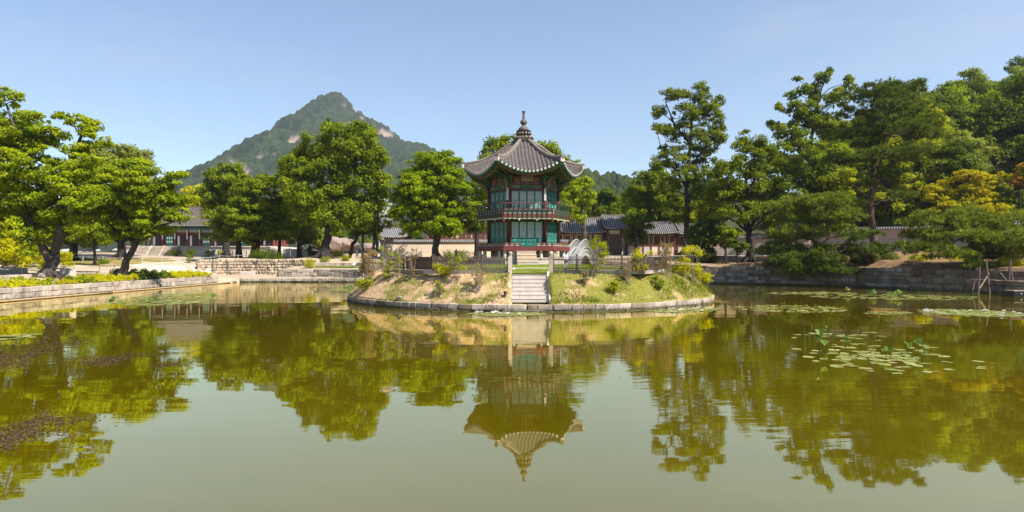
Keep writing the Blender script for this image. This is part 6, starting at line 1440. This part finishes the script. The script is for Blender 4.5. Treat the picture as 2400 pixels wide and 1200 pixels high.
# ------------------------------------------------------------------ timber props and black pontoon at the right
def prop(px0, py0, px1, py1, Y, lab, extra=None):
    a, b = at(px0, py0, Y), at(px1, py1, Y + .3); e = empty('tree_prop', (a.x, a.y, a.z), 0, lab, 'timber prop', 'timber props under the right pine')
    q = MB(); q.tube([Vector((0, 0, 0)), b - a], [.09, .08], 8); q.build('pole', M['wood_dark'], e)
    for (u0, v0, u1, v1) in extra or (): q = MB(); q.tube([at(u0, v0, Y) - a, at(u1, v1, Y + .2) - a], .05, 6); q.build('brace', M['bamboo'], e)
prop(2320, 697, 2311, 612, 54.5, 'tall timber prop with a slanting brace under the right pine', [(2296, 676, 2318, 640)])
prop(2292, 700, 2296, 625, 54, 'straight thin timber prop standing in the water'); prop(2276, 696, 2290, 628, 55, 'leaning timber prop left of the straight one')
prop(2362, 690, 2368, 610, 54, 'dark timber prop beside the black pontoon', [(2345, 640, 2360, 658)]); prop(2376, 686, 2370, 634, 54.2, 'short timber prop above the black pontoon')
q = MB(); e = empty('black_pontoon', (xw(2394, 51.5), 51.5, .12), R(4), 'low black pontoon with small lamps floating at the right edge', 'pontoon')
q.box((0, 0, .05), (2.3, 1.2, .5)); q.build('float', M['black'], e); q = MB(); q.box((0, 0, .33), (2.1, 1.0, .06)); q.build('deck', M['stone_dark'], e)
for sx in (-.6, .1, .8): q = MB(); q.lathe([(.06, 0), (.06, .05)], 8); q.build('lamp', M['metal'], e, loc=(sx, -.62, .12), rot=(R(90), 0, 0))

# ------------------------------------------------------------------ water plants
def disc(rg, r): 
    n = 9; a0 = rg.uniform(0, 6.28); g = .25
    return [(0, 0, 0)] + [(r * math.cos(a0 + g + (6.28 - 2 * g) * i / n), r * math.sin(a0 + g + (6.28 - 2 * g) * i / n), rg.uniform(0, .012)) for i in range(n + 1)], [(0, i + 1, i + 2) for i in range(n)]
pad_meshes = []
for i in range(6):
    rg = random.Random(i); v, f = disc(rg, 1.0); me = bpy.data.meshes.new('lily_pad'); me.from_pydata(v, [], f); a = me.attributes.new('v', 'FLOAT', 'FACE'); a.data.foreach_set('value', [i / 5] * len(f)); me.materials.append(M['pad_brown' if i == 5 else 'pad']); pad_meshes.append(me)
def flower_mesh(r, m, n=9):
    q = MB()
    for ring_, (rr, zz, k) in enumerate(((r, r * .45, n), (r * .6, r * .8, n - 2))):
        for i in range(k):
            w = 6.28 * i / k + ring_; q.add([(0, 0, 0), (rr * .6 * math.cos(w - .3), rr * .6 * math.sin(w - .3), zz * .4), (rr * math.cos(w), rr * math.sin(w), zz), (rr * .6 * math.cos(w + .3), rr * .6 * math.sin(w + .3), zz * .4)], [(0, 1, 2, 3)])
    return q.mesh('flower', m)
FW, FYW = flower_mesh(.13, M['petal']), flower_mesh(.06, M['petal_y'])
def patch(name, label, px0, px1, py0, py1, n, r, single=False, flowers=0, fm=None, seed=1, fh=.05, shape=None):
    rg = random.Random(seed); pc = at((px0 + px1) / 2, (py0 + py1) / 2, CAMZ * F / ((py0 + py1) / 2 - HY)); root = empty(name, (pc.x, pc.y, .0), 0, label, 'water lilies', 'lily patches on the pond'); O = Vector(root.location)
    P = []
    for i in range(n * 3):
        if len(P) >= n: break
        a = rg.uniform(0, 6.28); q = min(1.25, abs(rg.gauss(0, .62))) if single else rg.random() ** .5; px = (px0 + px1) / 2 + q * math.cos(a) * (px1 - px0) / 2; py = (py0 + py1) / 2 + q * math.sin(a) * (py1 - py0) / 2
        if shape: py += shape * (px - (px0 + px1) / 2)
        Y = CAMZ * F / (py - HY); x = xw(px, Y)
        if math.hypot(x - IC[0], Y - IC[1]) < IR + .1 or pond_r(x, Y) < .2: continue
        P.append((x, Y, r * rg.uniform(.6, 1.25)))
    if single:
        for x, y, s in P:
            o = link('lily_pad', rg.choice(pad_meshes + pad_meshes[:5]), root, (x - O.x, y - O.y, .008 + rg.uniform(0, .012)), (rg.uniform(-.04, .04), rg.uniform(-.04, .04), rg.uniform(0, 6.28)), (s, s, 1))
    else:
        vs, fs, vv = [], [], []
        for x, y, s in P:
            v, f = disc(rg, s); b = len(vs); z = .006 + rg.uniform(0, .015); vs += [(p[0] + x - O.x, p[1] + y - O.y, p[2] + z) for p in v]; fs += [tuple(i + b for i in q) for q in f]; vv += [rg.random()] * len(f)
        me = bpy.data.meshes.new('floating_leaves'); me.from_pydata(vs, [], fs); a = me.attributes.new('v', 'FLOAT', 'FACE'); a.data.foreach_set('value', vv); me.materials.append(M['pad']); link('floating_leaves', me, root)['kind'] = 'stuff'
    for i in range(flowers):
        if not P: break
        x, y, s = rg.choice(P); o = link('flower', fm, root, (x - O.x, y - O.y, fh * rg.uniform(.4, 1.3)), (0, 0, rg.uniform(0, 6.28)))
    return root
patch('lily_patch', 'white-flowered lily patch just in front of the island stairs', 1098, 1284, 732, 741, 230, .16, False, 12, FW, 1)
patch('lily_patch', 'pale lily patch along the right front of the island kerb', 1520, 1692, 722, 732, 200, .16, False, 10, FW, 2, shape=-.03)
patch('lily_patch', 'long lily patch with white flowers at the right edge', 2150, 2420, 727, 742, 420, .17, False, 14, FW, 3, shape=.04)
patch('lily_patch', 'yellow-flowered floating heart patch right of the island', 1722, 1985, 716, 733, 300, .13, False, 46, FYW, 4, .14, shape=.02)
patch('lily_patch', 'small yellow-flowered patch left of the long white lily patch', 2028, 2135, 730, 738, 90, .13, False, 12, FYW, 5, .14)
patch('lily_patch', 'thin lily streak below the right pond wall', 1795, 2010, 684, 691, 160, .2, False, 0, None, 6)
patch('lily_patch', 'lily streak among the upright lotus leaves', 1900, 2300, 690, 703, 300, .2, False, 0, None, 7, shape=.012)
patch('lily_patch', 'near patch of separate round lily pads with upright lotus leaves', 1872, 2255, 806, 866, 165, .155, True, 0, None, 8, shape=.09)
patch('lily_patch', 'scattered single lily pads behind the near lotus patch', 1832, 2110, 772, 800, 24, .16, True, 0, None, 9)
patch('lily_patch', 'green lily and lotus streak along the left pond wall', 268, 525, 688, 716, 330, .24, False, 0, None, 10, shape=-.06)
patch('lily_patch', 'small group of pads at the left picture edge', -30, 76, 782, 795, 36, .2, True, 0, None, 11, shape=-.05)
patch('lily_patch', 'bright green floating leaves beside the left tip of the island', 770, 845, 675, 684, 110, .22, False, 0, None, 12)
# upright lotus leaves
def lotus(px, py, Y, n, size, hgt, seed, label):
    rg = random.Random(seed); x = xw(px, Y); e = empty('lotus_plant', (x, Y, 0), 0, label, 'lotus', 'upright lotus plants')
    for i in range(n):
        ox, oy, h_ = rg.uniform(-.35, .35) * size * n * .5, rg.uniform(-.4, .4), hgt * rg.uniform(.55, 1.1); s = size * rg.uniform(.45, .8)
        q = MB(); q.tube([(ox * .7, oy, -.2), (ox * .9, oy, h_ * .6), (ox, oy, h_)], .012, 5); q.build('stem', M['lotus'], e)
        vs = [(0, 0, -.03)]; tl = rg.uniform(-.9, .9); 
        for k in range(12): w = 6.28 * k / 12; rr = s * (1 + .12 * math.sin(3 * w + i)); vs.append((rr * math.cos(w), rr * math.sin(w), .05 * math.sin(2 * w + i) + .06))
        me = bpy.data.meshes.new('lotus_leaf'); me.from_pydata(vs, [], [(0, k + 1, (k + 1) % 12 + 1) for k in range(12)]); a = me.attributes.new('v', 'FLOAT', 'FACE'); a.data.foreach_set('value', [rg.random()] * 12); me.materials.append(M['lotus'])
        link('lotus_leaf', me, e, (ox, oy, h_), (rg.uniform(.2, 1.0), tl, 0))
for i, (px, base, n, s, h_, lab) in enumerate(((1922, 832, 3, .2, .72, 'tallest lotus leaves at the left end of the near lily patch'), (1992, 822, 1, .18, .35, 'single pale lotus leaf above the near lily patch'), (2086, 842, 2, .13, .3, 'bright narrow lotus leaf in the middle of the near patch'), (2150, 836, 4, .16, .45, 'bluish lotus leaf cluster at the right end of the near patch'), (1936, 800, 1, .08, .5, 'small closed lotus bud behind the tallest leaves'),
        (1988, 690, 2, .3, .5, 'far lotus leaves left of the lotus streak'), (2046, 696, 3, .28, .5, 'far lotus leaves in the middle of the streak'), (2082, 698, 3, .28, .35, 'far lotus leaves right of the middle'), (2112, 698, 3, .3, .5, 'rightmost far lotus leaves'), (275, 714, 2, .35, .45, 'bent lotus leaf at the left end of the left streak'), (352, 708, 2, .25, .25, 'low lotus leaf on the left streak'), (500, 697, 2, .3, .3, 'lotus leaves at the far end of the left streak'), (820, 680, 4, .3, .3, 'bright lotus leaves touching the island tip'))):
    Y = CAMZ * F / (base - HY); lotus(px, 0, Y, n, s, h_, 300 + i, lab)
# reeds
def reeds(px0, px1, py, n, h_, seed, lab):
    rg = random.Random(seed); Y0_ = CAMZ * F / (py - HY); e = empty('reed_clump', (xw((px0 + px1) / 2, Y0_), Y0_, 0), 0, lab, 'reeds', 'reeds in the pond'); O = Vector(e.location)
    for i in range(n):
        Y = CAMZ * F / (py + rg.uniform(-3, 3) - HY); x = xw(rg.uniform(px0, px1), Y); hh = h_ * rg.uniform(.5, 1.2); q = MB(); q.tube([Vector((x, Y, -.1)) - O, Vector((x + rg.uniform(-.06, .06), Y, hh * .6)) - O, Vector((x + rg.uniform(-.16, .16), Y, hh)) - O], [.014, .012, .004], 4); q.build('reed', M['lotus'], e)
reeds(1735, 1835, 690, 18, .5, 1, 'thin reeds near the right tip of the island'); reeds(2150, 2300, 697, 40, .55, 2, 'reeds in front of the timber props'); reeds(1820, 1960, 800, 7, .55, 3, 'few thin stems behind the near lotus patch'); reeds(2386, 2396, 850, 4, .4, 4, 'lonely thin stems at the right edge')
# brown floating weed
def weed(px0, px1, py0, py1, n, seed, lab, tilt=0.0):
    rg = np.random.default_rng(seed); gx_, gy_ = rg.normal(0, .5, n), rg.normal(0, .5, n); gx_ += .25 * np.sin(gy_ * 5 + seed); px = (px0 + px1) / 2 + gx_ * (px1 - px0) / 2; py = (py0 + py1) / 2 + (gy_ * .8 + .3 * np.sin(gx_ * 4 + seed)) * (py1 - py0) / 2 + tilt * (px - (px0 + px1) / 2) + 3 * np.sin(px * .05)
    Y = CAMZ * F / (py - HY); x = (px - CX) / F * Y; c = np.stack((x, Y, rg.uniform(.002, .012, n)), 1); nn = rg.normal(size=(n, 3)) * .12 + np.array((0, 0, 1)); nn /= np.linalg.norm(nn, axis=1)[:, None]
    o = link('floating_weed', leaf_mesh('floating_weed', c, nn, rg.uniform(.025, .09, n), .4, M['weed'], rg, rg.random(n))); tag(o, lab, kind='stuff')
weed(-120, 165, 800, 868, 5200, 1, 'brown floating weed raft at the left edge', -.16); weed(165, 335, 828, 858, 1700, 2, 'smaller brown weed raft in the left reflection', -.1); weed(-90, 185, 975, 1050, 2600, 3, 'brown weed raft low at the left edge', -.18)
weed(20, 230, 798, 812, 500, 4, 'thin weed streak behind the large raft', -.05); weed(355, 465, 846, 860, 380, 5, 'thin weed streak right of the smaller raft', -.06); weed(560, 660, 779, 787, 200, 6, 'short weed streak in the middle left water', -.04)
for i, (px, py, n) in enumerate(((700, 845, 60), (1200, 900, 260), (1700, 880, 160), (2100, 960, 120), (420, 760, 80))):
    weed(px - 260, px + 260, py - 90, py + 90, n // 2, 20 + i, 'scattered specks floating on the pond, %s' % ('left of the middle', 'below the pavilion', 'right of the pavilion reflection', 'below the lotus patch', 'near the left bank')[i])

# ------------------------------------------------------------------ duck, floodlights, people
dk = hit(936, 705); e = empty('duck', dk, R(8), 'grey-brown duck resting on the island edge above the kerb', 'duck')
b = MB(); rows = []
for i, (x, r_, z) in enumerate(((-.24, .01, .13), (-.18, .05, .12), (-.08, .095, .11), (.04, .11, .11), (.13, .085, .12), (.17, .05, .17), (.185, .042, .23), (.2, .05, .27), (.23, .035, .275), (.26, .018, .265), (.31, .012, .26))):
    rows.append([(x, r_ * math.cos(R(w)), z + r_ * .95 * math.sin(R(w))) for w in range(0, 361, 36)])
b.grid(rows); b.build('body', mat('duck_feathers', (.2, .18, .17), (.32, .3, .28), 16, .7), e, True)
b = MB(); b.add([(-.2, -.1, .16), (.08, -.115, .17), (.06, -.11, .08), (-.12, -.115, .08)], [(0, 1, 2, 3)]); b.add([(-.2, .1, .16), (.08, .115, .17), (.06, .11, .08), (-.12, .115, .08)], [(3, 2, 1, 0)]); b.build('wing', M['wood_dark'], e)
for px, py, rz, mk, lab, s in ((1184, 703, .4, 'black', 'small black floodlight on the grass left of the stairs foot', 1.0), (1204, 637, -.3, 'white', 'small pale floodlight beside the left gate post', .7), (831, 652, 0, 'white', 'round white floodlight on the far bank behind the leafless shrub', 2.2)):
    p = hit(px, py) if px != 831 else Vector((xw(829, 86.5), 86.5, 1.75)); e = empty('floodlight', p, rz, lab, 'floodlight', 'garden floodlights')
    q = MB(); q.tube([(0, 0, -.1 * s), (0, 0, .14 * s)], .02 * s, 6); q.build('stake', M['black'], e); q = MB(); q.lathe([(.05 * s, -.1 * s), (.09 * s, 0), (.1 * s, .12 * s)], 10); q.build('lamp_head', M[mk], e, loc=(0, 0, .24 * s), rot=(R(-40), R(20), 0))

def person(px, Y, hgt, label, top, low, pose=0.0, rz=0.0, zb=None, group=None):
    x = xw(px, Y); z = H(x, Y) if zb is None else zb
    S = [(-.09, 0, .04), (-.1, .02 + pose, .5), (-.09, 0, .92), (0, 0, .98), (0, 0, 1.2), (0, 0, 1.42), (0, .01, 1.52), (0, .02, 1.62), (0, .02, 1.74), (.09, 0, .92), (.1, -pose, .5), (.09, -.02, .04), (-.19, 0, 1.4), (-.25, .03 - pose * .6, 1.12), (-.24, -.06 - pose, .86), (.19, 0, 1.4), (.25, .03 + pose * .6, 1.12), (.24, -.06 + pose, .86), (-.09, -.12 + pose * .2, .03), (.09, -.14 - pose * .2, .03), (-.24, -.1 - pose, .77), (.24, -.1 + pose, .77)]
    E = [(0, 1), (1, 2), (2, 3), (3, 4), (4, 5), (5, 6), (6, 7), (7, 8), (3, 9), (9, 10), (10, 11), (5, 12), (12, 13), (13, 14), (5, 15), (15, 16), (16, 17), (0, 18), (11, 19), (14, 20), (17, 21)]
    rad = [.05, .06, .09, .13, .14, .13, .055, .1, .085, .09, .06, .05, .07, .05, .04, .07, .05, .04, .04, .04, .035, .035]
    me = bpy.data.meshes.new('person'); me.from_pydata(S, E, []); o = link('person', me, None, (x, Y, z), (0, 0, rz), (hgt / 1.78,) * 3)
    o.modifiers.new('skin', 'SKIN'); o.modifiers.new('sub', 'SUBSURF').levels = 1
    for i, v in enumerate(me.skin_vertices[0].data): v.radius = (rad[i], rad[i] * .85); v.use_root = (i == 3)
    dg = bpy.context.evaluated_depsgraph_get(); m2 = bpy.data.meshes.new_from_object(o.evaluated_get(dg)); o.modifiers.clear(); o.data = m2; m2.name = 'person'
    m2.materials.clear()
    for m in (M['skin'], M[top], M[low], M['hair']): m2.materials.append(m)
    for p in m2.polygons:
        c = p.center; p.use_smooth = True
        p.material_index = 3 if (c.z > 1.7 or (c.z > 1.58 and c.y > .04)) else 0 if c.z > 1.47 or (abs(c.x) > .17 and c.z < 1.1) else 1 if c.z > .95 else 2 if c.z > .45 or low != 'skin' else 0
    tag(o, label, 'person', group); return o
person(837, 94, 1.7, 'person in a white top walking on the path behind the leafless shrub', 'cloth_w', 'cloth_b', .12, R(80))
person(1069, 86, 1.65, 'dark-haired person half hidden behind the island fence', 'cloth_b', 'cloth_d', .05, R(200))
person(1584, 99, 1.65, 'person in white left of the tall black trunk', 'cloth_w', 'cloth_d', .1, R(90)); person(1600, 98, 1.7, 'person in a tan top right beside the tall black trunk', 'skin', 'cloth_b', .1, R(-90))
person(502, 122, 1.7, 'person in pale clothes in front of the hall terrace', 'cloth_w', 'red_lit', .05, R(180))

# ------------------------------------------------------------------ air
hz = bpy.data.materials.new('summer_haze'); t, out = nodes(hz)
pv = t.nodes.new('ShaderNodeVolumePrincipled'); pv.inputs['Color'].default_value = (.86, .93, 1.0, 1); pv.inputs['Density'].default_value = HAZE; pv.inputs['Anisotropy'].default_value = .3
t.links.new(pv.outputs[0], out.inputs['Volume'])
q = MB(); q.box((0, 1075, 259), (7000, 2170, 522)); hb = q.build('haze', hz); tag(hb, 'thin bluish summer haze', kind='stuff')
